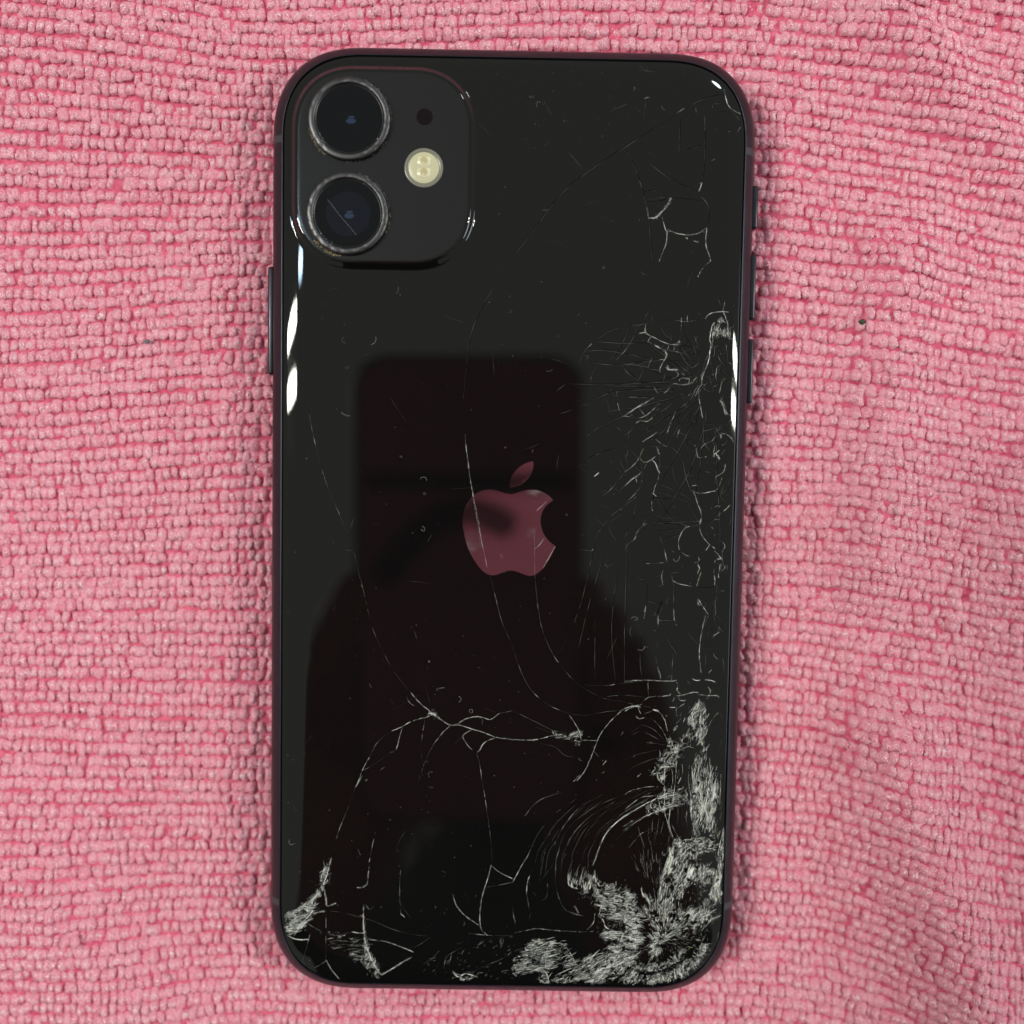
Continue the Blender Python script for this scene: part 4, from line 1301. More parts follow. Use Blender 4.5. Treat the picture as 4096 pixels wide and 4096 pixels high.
SPLINTERS = [
 ('spine fork',80,40,60,0.45,[3104,3245,3175,3226,3276,3198,3356,3219,3418,3170,3379,3110,3277,3148,3198,3117,3128,3095]),
 ('fork top',60,70,40,0.4,[3161,3365,3270,3397,3362,3359,3364,3299,3252,3327]),
 ('hub',70,40,12,0.6,[2891,2541,3042,2544,2999,2292,2802,2088,2648,2186,2744,2388]),
 ('upper spine',75,35,42,0.6,[3032,-2691,3165,-2647,3201,-2865,3163,-2981,3189,-3178,3162,-3315,3050,-3369,3034,-3129,2938,-3026,2894,-2901]),
 ('upper spine',60,80,55,0.35,[2614,-3240,2739,-3290,2879,-3131,2938,-3026,2985,-3234,2896,-3371,2793,-3394,2768,-3603,2718,-3688,2584,-3690,2442,-3765,2372,-3871,2340,-3809,2436,-3546,2576,-3376]),
 ('left blister',60,80,45,0.4,[2442,-3765,2564,-3701,2688,-3699,2648,-3741,2566,-3763,2550,-3963,2487,-3912]),
 ('blister pane',75,30,9,0.4,[2749,-3656,2844,-3738,2806,-3886,2736,-3950]),
 ('right column',85,25,26,0.8,[3013,-3495,3154,-3388,3261,-3543,3298,-3752,3407,-3960,3404,-4202,3001,-4208,3003,-3914,2996,-3652]),
 ('right column',85,28,52,0.7,[3004,-3941,3168,-3907,3376,-3956,3404,-4219,3368,-4388,3397,-4693,3453,-4850,3329,-4852,3274,-4747,3170,-4749,3151,-4802,3007,-4836,3043,-4645,2978,-4520,2972,-4288]),
 ('arch chips',40,80,30,0.35,[2232,-4500,2370,-4213,2552,-4021,2924,-4037,2951,-4289,2837,-4290,2602,-4368,2356,-4466]),
 ('waist',20,80,75,0.4,[2717,-4830,2810,-4839,2966,-4847,3141,-4813,3329,-4852,3435,-4956,3386,-5063,3252,-5065,3149,-5098,2744,-5073]),
 ('belly',70,40,70,0.5,[2742,-5020,3148,-5066,3134,-5310,3258,-5277,3397,-5434,3318,-5594,3162,-5575,3007,-5599,2906,-5706,2888,-5845,2733,-5847,2757,-5602,2710,-5391,2630,-5498,2664,-5180]),
 ('belly rim',78,20,75,0.6,[2514,-5850,2503,-5797,2548,-5552,2585,-5340,2662,-5127,2723,-5073,2709,-5338,2630,-5498,2563,-5711,2556,-5850]),
 ('edge strip',82,20,85,0.5,[3458,-5009,3552,-4690,3568,-5060,3550,-5357,3496,-5644,3481,-5836,3367,-5838,3410,-5539,3456,-5327]),
 ('fan',('r', 24.75, -59.36),5,6,1.1,[2052,-5189,2214,-5028,2381,-4655,2611,-4757,2698,-4915,2603,-5233,2511,-5712,2280,-5609]),
 ('edge strip',80,25,80,0.45,[3322,-5749,3400,-5535,3469,-5428,3523,-5480,3496,-5640,3552,-5777,3536,-5937,3380,-5939]),
 ('burst',('r', 25.83, -65.06),18,46,0.7,[2232,-5765,2474,-5899,2554,-5760,2590,-5547,2717,-5630,2766,-5916,2893,-6032,3018,-6030,3226,-6027,3383,-6067,3376,-6174,3263,-6229,3025,-6286,2923,-6372,2738,-6461,2614,-6505,2426,-6487,2421,-6294,2460,-6177,2168,-6128,2289,-5998,2393,-5975]),
 ('burst core',('r', 25.83, -65.06),25,110,0.5,[2403,-6401,2569,-6356,2736,-6397,2738,-6461,2636,-6548,2537,-6763,2433,-6754,2450,-6614,2406,-6508]),
 ('bricks',-12,20,70,0.5,[1970,-5694,2107,-5767,2114,-6043,2190,-6191,2194,-6351,2311,-6456,2250,-6553,2157,-6576,1993,-6675]),
 ('inner ring',80,80,70,0.3,[1996,-6824,2207,-6907,2364,-6926,2520,-6924,2675,-6857,2828,-6727,2952,-6682,2934,-6779,2791,-6899,2678,-6986,2523,-7042,2262,-7035,2062,-6963,1999,-6942]),
 ('outer ring',('r', 25.7, -63.99),20,75,0.4,[2001,-7028,2159,-7079,2368,-7098,2545,-7074,2732,-7039,2813,-6952,3039,-6809,3143,-6808,3221,-6603,3324,-6548,3298,-6741,3147,-6958,2994,-7078,2736,-7200,2424,-7247,2215,-7250,2006,-7253]),
 ('gap',('r', 25.83, -65.06),40,18,0.5,[2717,-6461,3028,-6392,3269,-6442,3190,-6604,2984,-6692,2777,-6749,2700,-6611]),
 ('shards',70,40,30,0.5,[2945,-6031,3026,-5944,3143,-6028,3245,-5941,3323,-5780,3391,-5982,3366,-6195,3235,-6347,3027,-6371]),
 ('dark belly',70,35,16,0.5,[2595,-5759,2760,-5704,2908,-5787,2973,-5913,2914,-6021,2766,-5948,2622,-5993]),
 ('brickwork',-9,10,62,0.7,[1483,-5670,1598,-5721,1703,-5762,1827,-5728,1913,-5876,1989,-5981,2092,-5958,2176,-6000,2186,-6405,2008,-6354,1941,-6195,1879,-6174,1650,-6178,1576,-6136,1563,-5987,1478,-5946]),
 ('brickwork',-5,14,65,0.6,[1583,-6478,1686,-6391,1946,-6387,2184,-6351,2193,-6704,1901,-6719,1745,-6710,1691,-6626,1688,-6519]),
 ('crest',82,16,34,0.8,[1022,-5464,1489,-5457,1616,-5562,1483,-5670,1360,-5725,1265,-5673,1152,-5706,1036,-5623]),
 ('crest shoulder',60,80,30,0.35,[1469,-5521,1616,-5562,2138,-5713,2144,-5947,1988,-5960,1889,-5717,1703,-5751,1598,-5710]),
 ('floor band',32,14,26,0.8,[1280,-6888,1434,-6790,1683,-6743,2193,-6714,2206,-7250,1548,-7260,818,-7270,868,-7162,1229,-6975]),
 ('floor band',60,80,50,0.35,[1683,-6743,1954,-6761,2195,-6789,2197,-6886,1961,-7050,1754,-7117,1679,-7054]),
 ('dome',12,16,24,0.7,[338,-6699,492,-6536,856,-6563,1035,-6635,1153,-6805,1229,-6953,917,-7011,501,-7071,190,-7183,185,-6861]),
 ('dome foot',60,80,60,0.35,[586,-7177,688,-7036,773,-7132,807,-7271,630,-7273]),
 ('corner wedge',55,45,52,0.5,[-2846,-5368,-2784,-5452,-2824,-5728,-3009,-5985,-2988,-6006,-3153,-6200,-3339,-6309,-3484,-6439,-3464,-6205,-3319,-6139,-3154,-6009,-3009,-5879]),
 ('corner wedge',25,30,26,0.6,[-3485,-6184,-3154,-6009,-2967,-6006,-3049,-6199,-3296,-6500,-3473,-6567]),
 ('slip wedge',70,50,60,0.45,[-2219,-6165,-2175,-6527,-2173,-6697,-2067,-6953,-1899,-7143,-2002,-7252,-2191,-7019,-2296,-6913,-2214,-6741,-2248,-6485]),
 ('slip band',6,8,14,0.9,[-2819,-6429,-2215,-6613,-2194,-6698,-2275,-6956,-2379,-6914,-2796,-6792]),
 ('floor chips',40,60,3,0.6,[-1445,-6730,-718,-6612,175,-6492,187,-7220,-1127,-7239]),
 ('floor chips',60,60,45,0.35,[-774,-7084,-586,-7167,-419,-7186,-501,-7251,-647,-7253]),
 ('beak',20,30,55,0.5,[740,-3117,947,-3197,1192,-3131,1208,-3381,1177,-3403,1010,-3259,804,-3262]),
 ('node',45,60,80,0.3,[-1240,-2919,-1200,-2814,-1118,-2813,-1024,-2947,-1117,-2927]),
 ('corner veil',60,80,11,0.4,[1994,-6707,2303,-6563,2433,-6754,2641,-6761,2822,-6502,3027,-6371,3263,-6239,3382,-6024,3399,-6237,3345,-6548,3196,-6850,2994,-7078,2684,-7233,2006,-7253]),
 ('belly veil',70,60,10,0.45,[2546,-5442,3314,-5430,3352,-5695,3226,-6027,2914,-6031,2706,-6034,2559,-5973]),
 ('crest veil',60,70,9,0.5,[1151,-5675,1616,-5562,2139,-5766,2193,-6714,1693,-6743,1530,-6414,1523,-6094]),
]
EMBLEM = [
 [-673,424,-626,510,-554,596,-469,653,-373,687,-263,696,-165,676,-80,647,-7,630,54,631,127,650,212,680,309,698,394,700,479,686,565,651,639,604,699,541,629,488,570,426,534,358,511,272,507,187,527,101,565,4,615,-68,677,-129,746,-177,717,-263,670,-362,610,-461,557,-536,491,-598,424,-642,357,-656,283,-641,197,-609,123,-586,50,-577,-23,-588,-96,-617,-181,-648,-255,-654,-328,-630,-415,-564,-502,-454,-577,-333,-640,-187,-685,-28,-712,130,-713,240,-696,350],
 [374,1141,379,1074,364,1001,329,915,270,841,198,779,125,748,53,734,14,740,15,801,32,874,67,947,133,1027,217,1090,301,1131,356,1144],
]

# ------------------------------------------------------------------ emblem
for part_name, k in (('emblem', 0), ('emblem_leaf', 1)):
    p = EMBLEM[k]
    ctrl = [Vector((p[i] / 100, p[i + 1] / 100)) for i in range(0, len(p), 2)]
    bm = bmesh.new()
    n = len(ctrl)
    corners = {14, 17, 23, 24, 25} if k == 0 else {0, 8, len(ctrl) - 1}
    dense = []
    for i in range(n):
        a, b, c, d = ctrl[i - 1], ctrl[i], ctrl[(i + 1) % n], ctrl[(i + 2) % n]
        if k == 0 and i in (17,): a = b
        if k == 0 and i == 16: d = c
        if k == 0 and i in (27,): a = b
        if k == 0 and i == 26: d = c
        for s in range(4):
            t = s / 4
            dense.append(0.5 * ((2 * b) + (c - a) * t + (2 * a - 5 * b + 4 * c - d) * t * t + (3 * b - a - 3 * c + d) * t ** 3))
    vs = [bm.verts.new((q.x * MM, q.y * MM, (ZG + .012) * MM)) for q in dense]
    lo = [bm.verts.new((q.x * MM, q.y * MM, (ZG - .01) * MM)) for q in dense]
    top = bm.faces.new(vs)
    for i in range(len(vs)):
        j = (i + 1) % len(vs)
        bm.faces.new((lo[i], lo[j], vs[j], vs[i]))
    bmesh.ops.recalc_face_normals(bm, faces=bm.faces[:])
    me = bpy.data.meshes.new(part_name); bm.to_mesh(me); bm.free()
    me.materials.append(M['emblem'])
    o = bpy.data.objects.new(part_name, me); COL.objects.link(o); o.parent = glass

# ------------------------------------------------------------------ cracks
bvh = BVHTree.FromPolygons([tuple(vv.co) for vv in glass.data.vertices], [tuple(pp.vertices) for pp in glass.data.polygons])
FLATX, FLATY = W - GI - CW, H - GI - CW
def glass_z(x, y):
    """height of the glass in mm, None off the glass"""
    if abs(x) < FLATX - 9 and abs(y) < FLATY or abs(x) < FLATX and abs(y) < FLATY - 9:
        return ZG
    hit = bvh.ray_cast(Vector((x * MM, y * MM, .05)), Vector((0, 0, -1)))
    if hit[0] is None: return None
    z = hit[0].z / MM
    return z if z > ZG - DROP - .05 else None

def patchy(R, c, wl, mi, share):
    """one stroke, broken into stretches that scatter more or less light"""
    i = 0
    while i < len(c) - 1:
        j = min(len(c) - 1, i + random.randint(2, 8))
        if random.random() > .14:
            R.strip(c[i:j + 1], wl[i:j + 1], mi if random.random() < share else 1, .016 + random.uniform(0, .003))
        i = j

class Ridges:
    """triangular ridges along polylines, collected per material"""
    def __init__(self): self.v, self.f, self.mi = [], [], []
    def strip(self, pts, widths, mi, lift=.016, high=.5):
        rows = []
        for i, (x, y) in enumerate(pts):
            z = glass_z(x, y)
            if z is None: 
                if len(rows) > 1: self._emit(rows, mi)
                rows = []
                continue
            a = pts[max(i - 1, 0)]; b = pts[min(i + 1, len(pts) - 1)]
            tx, ty = b[0] - a[0], b[1] - a[1]
            L = math.hypot(tx, ty) or 1
            nx_, ny_ = -ty / L, tx / L
            w = widths[i] * .5
            rows.append(((x + nx_ * w, y + ny_ * w, z + lift * .6), (x, y, z + lift + w * high), (x - nx_ * w, y - ny_ * w, z + lift * .6)))
        if len(rows) > 1: self._emit(rows, mi)
    def _emit(self, rows, mi):
        s = len(self.v)
        for r in rows:
            self.v += [(p[0] * MM, p[1] * MM, p[2] * MM) for p in r]
        for i in range(len(rows) - 1):
            a = s + 3 * i
            self.f += [(a, a + 1, a + 4, a + 3), (a + 1, a + 2, a + 5, a + 4)]
            self.mi += [mi, mi]
    def tri(self, pts3, mi):
        s = len(self.v)
        self.v += [(p[0] * MM, p[1] * MM, p[2] * MM) for p in pts3]
        self.f.append((s, s + 1, s + 2)); self.mi.append(mi)
    def build(self, name, parent):
        if not self.f: return None
        me = bpy.data.meshes.new(name)
        me.from_pydata(self.v, [], self.f)
        for mt in ('white', 'grey', 'black', 'yellow', 'chipglass', 'frost', 'glass'): me.materials.append(M[mt])
        me.polygons.foreach_set('material_index', self.mi)
        me.update()
        o = bpy.data.objects.new(name, me); COL.objects.link(o); o.parent = parent
        return o

def curve(pts, step=.16):
    out = []
    n = len(pts)
    for i in range(n - 1):
        a = pts[max(i - 1, 0)]; b = pts[i]; c = pts[i + 1]; d = pts[min(i + 2, n - 1)]
        m_ = max(2, int(math.hypot(c[0] - b[0], c[1] - b[1]) / step))
        for s in range(m_):
            t = s / m_
            out.append(tuple(.5 * (2 * b[k] + (c[k] - a[k]) * t + (2 * a[k] - 5 * b[k] + 4 * c[k] - d[k]) * t * t + (3 * b[k] - a[k] - 3 * c[k] + d[k]) * t ** 3) for k in (0, 1)))
    out.append(pts[-1])
    return out

def offset(pts, amount):
    out = []
    for i, (x, y) in enumerate(pts):
        a = pts[max(i - 1, 0)]; b = pts[min(i + 1, len(pts) - 1)]
        tx, ty = b[0] - a[0], b[1] - a[1]
        L = math.hypot(tx, ty) or 1
        am = amount[i] if hasattr(amount, '__len__') else amount
        out.append((x - ty / L * am, y + tx / L * am))
    return out

def walk(n, smooth):
    """smooth random numbers around 0"""
    k = max(2, int(n / smooth) + 2)
    c = [random.gauss(0, 1) for _ in range(k)]
    return [c[int(i / smooth)] * (1 - (i / smooth) % 1) + c[min(int(i / smooth) + 1, k - 1)] * ((i / smooth) % 1) for i in range(n)]

MAT = {'w': 0, 'g': 0, 'y': 3, 'k': 2}
for L in CRACKS:
    R = Ridges()
    for kind, um, flat in L:
        pts = [(flat[i] / 100, flat[i + 1] / 100) for i in range(0, len(flat), 2)]
        c = curve(pts)
        n = len(c)
        w = um / 1000
        taper = [min(1, .25 + 3 * min(i, n - 1 - i) / max(n, 1)) for i in range(n)]
        if kind == 'd':
            R.strip(c, [.115 * t for t in taper], 2, .010, .05)  # embossing by colour: black strip for the shaded side
            patchy(R, offset(c, -.085), [max(.004, .016 + .012 * q) * t for q, t in zip(walk(n, 8), taper)], 1, .5)  # pale strip painting the highlight beside it
        elif kind == 'f':
            ww = walk(n, 6)
            patchy(R, offset(c, [.012 * q for q in walk(n, 3)]), [max(.004, .014 + .012 * q) * t for q, t in zip(ww, taper)], 0, .30)
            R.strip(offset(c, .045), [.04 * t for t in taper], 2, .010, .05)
        elif kind == 'h':
            R.strip(offset(c, [.01 * q for q in walk(n, 4)]), [max(.004, .010 + .007 * q) * t for q, t in zip(walk(n, 7), taper)], 1)
        elif kind == 'k':
            R.strip(c, [w * max(.3, 1 + .4 * q) for q in walk(n, 3)], 2, .03, .2)
        else:
            # a band of splintered fibres following the line
            core = min(.20 * w, .022 if w < .14 else .034) if kind != 'g' else .05 * w
            patchy(R, offset(c, [.16 * w * q for q in walk(n, 2)]), [max(.004, core * (1 + .85 * q)) * t for q, t in zip(walk(n, 2.5), taper)], MAT[kind], .55)
            length = sum(math.hypot(c[i + 1][0] - c[i][0], c[i + 1][1] - c[i][1]) for i in range(n - 1))
            nf = int(length * w * (48 if kind != 'g' else 60)) + int(length * 1.0)
            for _ in range(nf):
                i = random.randrange(n)
                j = min(n - 1, i + random.randint(1, 5))
                if j <= i: continue
                o0, o1 = random.gauss(0, .36 * w), random.gauss(0, .36 * w)
                seg = [c[q] for q in range(i, j + 1)]
                seg = offset(seg, [o0 + (o1 - o0) * q / max(1, len(seg) - 1) + random.gauss(0, .01) for q in range(len(seg))])
                wd = random.choice((.005, .008, .011, .018))
                R.strip(seg, [wd] * len(seg), MAT[kind] if random.random() < .8 else 1)
            for _ in range(int(length * (1.2 + 10 * w))):
                i = random.randrange(n)
                x, y = c[i][0] + random.gauss(0, .5 * w + .03), c[i][1] + random.gauss(0, .5 * w + .03)
                z = glass_z(x, y)
                if z is None: continue
                r = random.uniform(.012, .04)
                a = random.uniform(0, 6.28)
                R.tri([(x + r * math.cos(a + q), y + r * math.sin(a + q), z + .03 + random.uniform(0, .02)) for q in (0, 2.0, 4.2)], random.choice((0, 0, 4)))
    R.build('crack_web', glass)

def inside(x, y, poly):
    r = False
    j = len(poly) - 1
    for i in range(len(poly)):
        (xi, yi), (xj, yj) = poly[i], poly[j]
        if (yi > y) != (yj > y) and x < (xj - xi) * (y - yi) / (yj - yi) + xi: r = not r
        j = i
    return r

def n2(x, y, s, seed): return float(vnoise(np.array([x / s + 50]), np.array([y / s + 90]), seed)[0])

_tab = np.random.default_rng(3).uniform(0, 1, (64, 64)).tolist()
def hash_noise(x, y):
    xi, yi = math.floor(x), math.floor(y)
    fx_, fy_ = x - xi, y - yi
    fx_ = fx_ * fx_ * (3 - 2 * fx_); fy_ = fy_ * fy_ * (3 - 2 * fy_)
    a, b = _tab[xi % 64], _tab[(xi + 1) % 64]
    j, k = yi % 64, (yi + 1) % 64
    return (a[j] * (1 - fx_) + b[j] * fx_) * (1 - fy_) + (a[k] * (1 - fx_) + b[k] * fx_) * fy_

for name, dirn, spread, dens, ln, flat in SPLINTERS:
    poly = [(flat[i] / 100, flat[i + 1] / 100) for i in range(0, len(flat), 2)]
    xs, ys = [p[0] for p in poly], [p[1] for p in poly]
    bxm = (min(xs), max(xs), min(ys), max(ys))
    N = int((bxm[1] - bxm[0]) * (bxm[3] - bxm[2]) * dens * (1.55 if dens >= 20 else 1.0))
    R = Ridges()
    px = np.array([random.uniform(bxm[0], bxm[1]) for _ in range(N)]); py = np.array([random.uniform(bxm[2], bxm[3]) for _ in range(N)])
    g0 = math.radians(dirn) if not isinstance(dirn, tuple) else 0.6
    ca, sa = math.cos(g0), math.sin(g0)
    def grain(X, Y): return np.stack([(X * ca + Y * sa) * (.62 if spread < 45 else .9), -X * sa + Y * ca], -1)
    # a mosaic of facets: bright along their borders, each filled more or less with powder
    ncell = max(5, int((bxm[1] - bxm[0] + 1) * (bxm[3] - bxm[2] + 1) / 1.15))
    cellp = grain(np.array([random.uniform(bxm[0] - .5, bxm[1] + .5) for _ in range(ncell)]), np.array([random.uniform(bxm[2] - .5, bxm[3] + .5) for _ in range(ncell)]))
    fill = np.array([random.choice((.0, .01, .03, .06, .10, .18, .30, .55)) for _ in range(ncell)])
    gp = grain(px + .18 * (vnoise(px / .3, py / .3, 31) - .5), py + .18 * (vnoise(px / .3 + 9, py / .3, 32) - .5))
    dc = np.hypot(gp[:, None, 0] - cellp[None, :, 0], gp[:, None, 1] - cellp[None, :, 1])
    o2 = np.argpartition(dc, 1, axis=1)[:, :2]
    da = np.take_along_axis(dc, o2, 1)
    near = o2[np.arange(len(px)), np.argmin(da, 1)]
    gap = np.abs(da[:, 0] - da[:, 1])
    cloud = vnoise(px / 1.6 + 20, py / 1.6 + 60, 22) * .65 + vnoise(px / .7 + 20, py / .7 + 60, 23) * .35
    cloud = sstep(.34, .70, cloud)
    soft = np.exp(-(gap / .42) ** 1.0)
    prob = np.clip(np.exp(-(gap / .10) ** 1.3) * (.30 + .9 * cloud) + fill[near] * (.10 + .9 * cloud) * .6 + .12 * soft * cloud, 0, 1)
    vein = np.exp(-(gap / .07) ** 1.3)
    for x, y, mk, vn in zip(px, py, prob, vein):
        if not inside(x, y, poly): continue
        if random.random() > mk: continue
        x += random.gauss(0, .04); y += random.gauss(0, .04)
        if random.random() < .16: x += random.gauss(0, .45); y += random.gauss(0, .35)
        if isinstance(dirn, tuple):
            a = math.atan2(y - dirn[2], x - dirn[1])
        else:
            a = math.radians(dirn)
        # splinters run along a smoothly wandering grain, so neighbours lie nearly side by side
        l = ln * random.lognormvariate(-.25 + .35 * vn, .55)
        a += math.radians(random.gauss(0, 7 + spread * .10))
        k = 6
        seg = [(x, y)]
        for i in range(k):
            qx, qy = seg[-1]
            aa = a + math.radians(spread * 1.7) * (hash_noise(qx / .8, qy / .8) - .5)
            seg.append((qx + math.cos(aa) * l / k, qy + math.sin(aa) * l / k))
        if dens < 13: wd = random.choice((.005, .007, .010, .015))
        elif vn > .5: wd = random.choice((.010, .016, .026, .044))
        else: wd = random.choice((.004, .005, .007, .011))
        u = random.random()
        R.strip(seg, [wd * (.35 + .65 * math.sin(math.pi * (i + .4) / (k + .8))) for i in range(k + 1)], 0 if u < .6 + .38 * vn else (1 if u < .97 else 3), .016 + random.uniform(0, .02))
    # the shards themselves: angular flakes, each settled at its own slight tilt; some frosted right through
    if dens >= 20:
        inv = 1 / (.62 if spread < 45 else .9)
        for ci in range(ncell):
            gu, gv = cellp[ci][0] * inv, cellp[ci][1]
            cx_, cy_ = gu * ca - gv * sa, gu * sa + gv * ca
            if not inside(cx_, cy_, poly): continue
            m_ = random.randint(4, 7); a0 = random.uniform(0, 6.28)
            tx, ty = random.gauss(0, .05), random.gauss(0, .05)
            ring_ = []
            for q in range(m_):
                a_ = a0 + 6.283 * q / m_ + random.uniform(-.3, .3)
                rr_ = random.uniform(.30, .62)
                u_, w_ = rr_ * math.cos(a_) * (1.35 if spread < 45 else 1.0), rr_ * math.sin(a_)
                ring_.append((cx_ + u_ * ca - w_ * sa, cy_ + u_ * sa + w_ * ca, u_ * tx + w_ * ty))
            zz_ = [glass_z(p[0], p[1]) for p in ring_]
            if None in zz_: continue
            s_ = len(R.v)
            R.v += [(p[0] * MM, p[1] * MM, (z + .014 + max(-.012, p[2])) * MM) for p, z in zip(ring_, zz_)]
            R.f.append(tuple(range(s_, s_ + m_)))
            R.mi.append(5 if fill[ci] > .05 else 6)
    # crazed web: neighbouring points joined by wandering bright filaments
    if dens >= 20:
        M_ = int(N / dens * min(dens, 70) * .07)
        P = [(random.uniform(bxm[0], bxm[1]), random.uniform(bxm[2], bxm[3])) for _ in range(M_)]
        P = [p for p in P if inside(p[0], p[1], poly)]
        if isinstance(dirn, tuple): st = lambda p: math.atan2(p[1] - dirn[2], p[0] - dirn[1])
        else: st = lambda p: math.radians(dirn)
        A = np.array(P) if P else np.zeros((0, 2))
        for i, p in enumerate(P):
            a = st(p); ca, sa = math.cos(a), math.sin(a)
            dx, dy = A[:, 0] - p[0], A[:, 1] - p[1]
            an = .55 if spread < 45 else .9                 # filaments prefer to run along the grain
            dd_ = np.hypot((dx * ca + dy * sa) * an, (-dx * sa + dy * ca) / an)
            for j in np.argsort(dd_)[1:3]:
                q_ = P[int(j)]
                L_ = math.hypot(q_[0] - p[0], q_[1] - p[1])
                if L_ > 1.6: continue
                k = max(2, int(L_ / .09)); wv = walk(k + 1, 3)
                line = [(p[0] + (q_[0] - p[0]) * t / k, p[1] + (q_[1] - p[1]) * t / k) for t in range(k + 1)]
                line = offset(line, [.035 * wv[t] * math.sin(math.pi * t / k) for t in range(k + 1)])
                wd = random.choice((.010, .014, .02, .034))
                R.strip(line, [wd * random.uniform(.6, 1.2) for _ in line], 0 if random.random() < .85 else 1, .03)
    for x, y, mk in zip(px, py, prob):  # flakes and powder
        if random.random() > .05 + .6 * mk or not inside(x, y, poly): continue
        x += random.gauss(0, .15); y += random.gauss(0, .15)
        z = glass_z(x, y)
        if z is None: continue
        r = random.choice((.012, .016, .022, .03, .03, .05, .08))
        a = random.uniform(0, 6.28)
        R.tri([(x + r * math.cos(a + q), y + r * math.sin(a + q), z + .03 + random.uniform(0, .5) * r) for q in (0, 1.8, 4.0)], 4 if r > .04 else random.choice((0, 0, 1)))
    o = R.build('splintered_glass', glass)
    if o: o['kind'] = 'stuff'

# scratch across the lower lens and grime round the rings
R = Ridges()
def flat_strip(pts, wd, mi, z):
    rows = []
    for i, (x, y) in enumerate(pts):
        a = pts[max(i - 1, 0)]; b = pts[min(i + 1, len(pts) - 1)]
        tx, ty = b[0] - a[0], b[1] - a[1]; L_ = math.hypot(tx, ty) or 1
        rows.append(((x - ty / L_ * wd, y + tx / L_ * wd, z), (x, y, z + wd * .6), (x + ty / L_ * wd, y - tx / L_ * wd, z)))
    R._emit(rows, mi)
flat_strip([(-28.4, 50.9), (-26.4, 48.4), (-23.9, 45.6)], .016, 1, lz + .085)
o = R.build('scratch', l2)
gm = []
for (cx, cy, a0, a1, cnt, amt) in ((-25.14, 63.04, 190, 235, 60, .16), (-25.3, 48.84, 215, 260, 70, .18), (-25.3, 48.84, -25, 5, 25, .14), (-25.14, 63.04, -10, 70, 50, .06), (-25.3, 48.84, 10, 75, 60, .06), (-25.14, 63.04, 260, 330, 20, .06), (-25.3, 48.84, 90, 200, 24, .05)):
    for _ in range(cnt):
        a = math.radians(random.uniform(a0, a1)); r = 6.3 + abs(random.gauss(0, amt * 1.3))
        gm.append((cx + r * math.cos(a), cy + r * math.sin(a), PZ + .03, random.uniform(.03, amt * .75), 0 if amt > .1 else 1))
    for _ in range(cnt // 3):
        a = math.radians(random.uniform(a0, a1)); r = random.uniform(5.0, 6.1)
        gm.append((cx + r * math.cos(a), cy + r * math.sin(a), PZ + .97, random.uniform(.025, .07), 1))
v, f, mi = [], [], []
for x, y, z, r, k in gm:
    s = len(v)
    for q in range(5):
        rr = r * random.uniform(.6, 1.2)
        v.append(((x + rr * math.cos(q * 1.257)) * MM, (y + rr * math.sin(q * 1.257)) * MM, (z - .03) * MM))
    v.append((x * MM, y * MM, (z + r * .5) * MM))
    for q in range(5): f.append((s + q, s + (q + 1) % 5, s + 5)); mi.append(k)
o = link_mesh('grime', v, f, M['grime'], phone, False)
o.data.materials.append(M['dust']); o.data.polygons.foreach_set('material_index', mi)
o['kind'] = 'stuff'

# ------------------------------------------------------------------ dust and lint on the glass
v, f = [], []
def speck(x, y, r):
    z = glass_z(x, y)
    if z is None or (BX0 - 2 < x < BX1 + 2 and BY0 - 2 < y < BY1 + 2): return
    s = len(v)
    for q in range(4):
        rr = r * random.uniform(.6, 1.3)
        v.append(((x + rr * math.cos(q * 1.57)) * MM, (y + rr * math.sin(q * 1.57)) * MM, (z + .004) * MM))
    v.append((x * MM, y * MM, (z + r * .8) * MM))
    for q in range(4): f.append((s + q, s + (q + 1) % 4, s + 4))
def lint(x, y, l, w):
    if BX0 - 2 < x < BX1 + 2 and BY0 - 2 < y < BY1 + 2: return
    a = random.uniform(0, 6.28); pts = [(x, y)]
    k = random.gauss(0, 1.0)
    for i in range(7):
        a += k * .5 + random.gauss(0, .35)
        pts.append((pts[-1][0] + math.cos(a) * l / 7, pts[-1][1] + math.sin(a) * l / 7))
    rows = []
    for i, (px_, py_) in enumerate(pts):
        z = glass_z(px_, py_)
        if z is None: return
        rows.append((px_, py_, z + .02))
    s = len(v)
    for i, (px_, py_, z) in enumerate(rows):
        aa = rows[max(i - 1, 0)]; bb = rows[min(i + 1, 7)]
        tx, ty = bb[0] - aa[0], bb[1] - aa[1]; L_ = math.hypot(tx, ty) or 1
        v.append(((px_ - ty / L_ * w) * MM, (py_ + tx / L_ * w) * MM, z * MM)); v.append((px_ * MM, py_ * MM, (z + w) * MM)); v.append(((px_ + ty / L_ * w) * MM, (py_ - tx / L_ * w) * MM, z * MM))
    for i in range(7):
        b = s + 3 * i
        f.append((b, b + 1, b + 4, b + 3)); f.append((b + 1, b + 2, b + 5, b + 4))
for _ in range(520):
    speck(random.uniform(-35, 35), random.uniform(-72, 72), random.choice((.012, .015, .02, .03, .045)))
for _ in range(120):
    speck(random.gauss(-5, 14), random.gauss(-52, 10), random.choice((.015, .02, .03, .045)))
for _ in range(60):
    speck(random.gauss(4, 8), random.gauss(66, 3), random.choice((.015, .025, .035)))
for _ in range(52):
    lint(random.uniform(-34, 33), random.uniform(-70, 70), random.uniform(.5, 1.5), .006)
for x, y in ((-24.9, 18.1), (-21.1, 30.4), (-13.8, 8.4), (-13.5, 1.0), (-12.2, -20.3), (-9.6, -24.6), (-7.4, -25.9), (-5.4, -28.6), (-33.2, -50.2), (-32.1, -64.1), (20.2, -13.3), (22.0, -17.5), (26.1, -3.5)):
    lint(x, y, random.uniform(1.0, 1.9), .011)
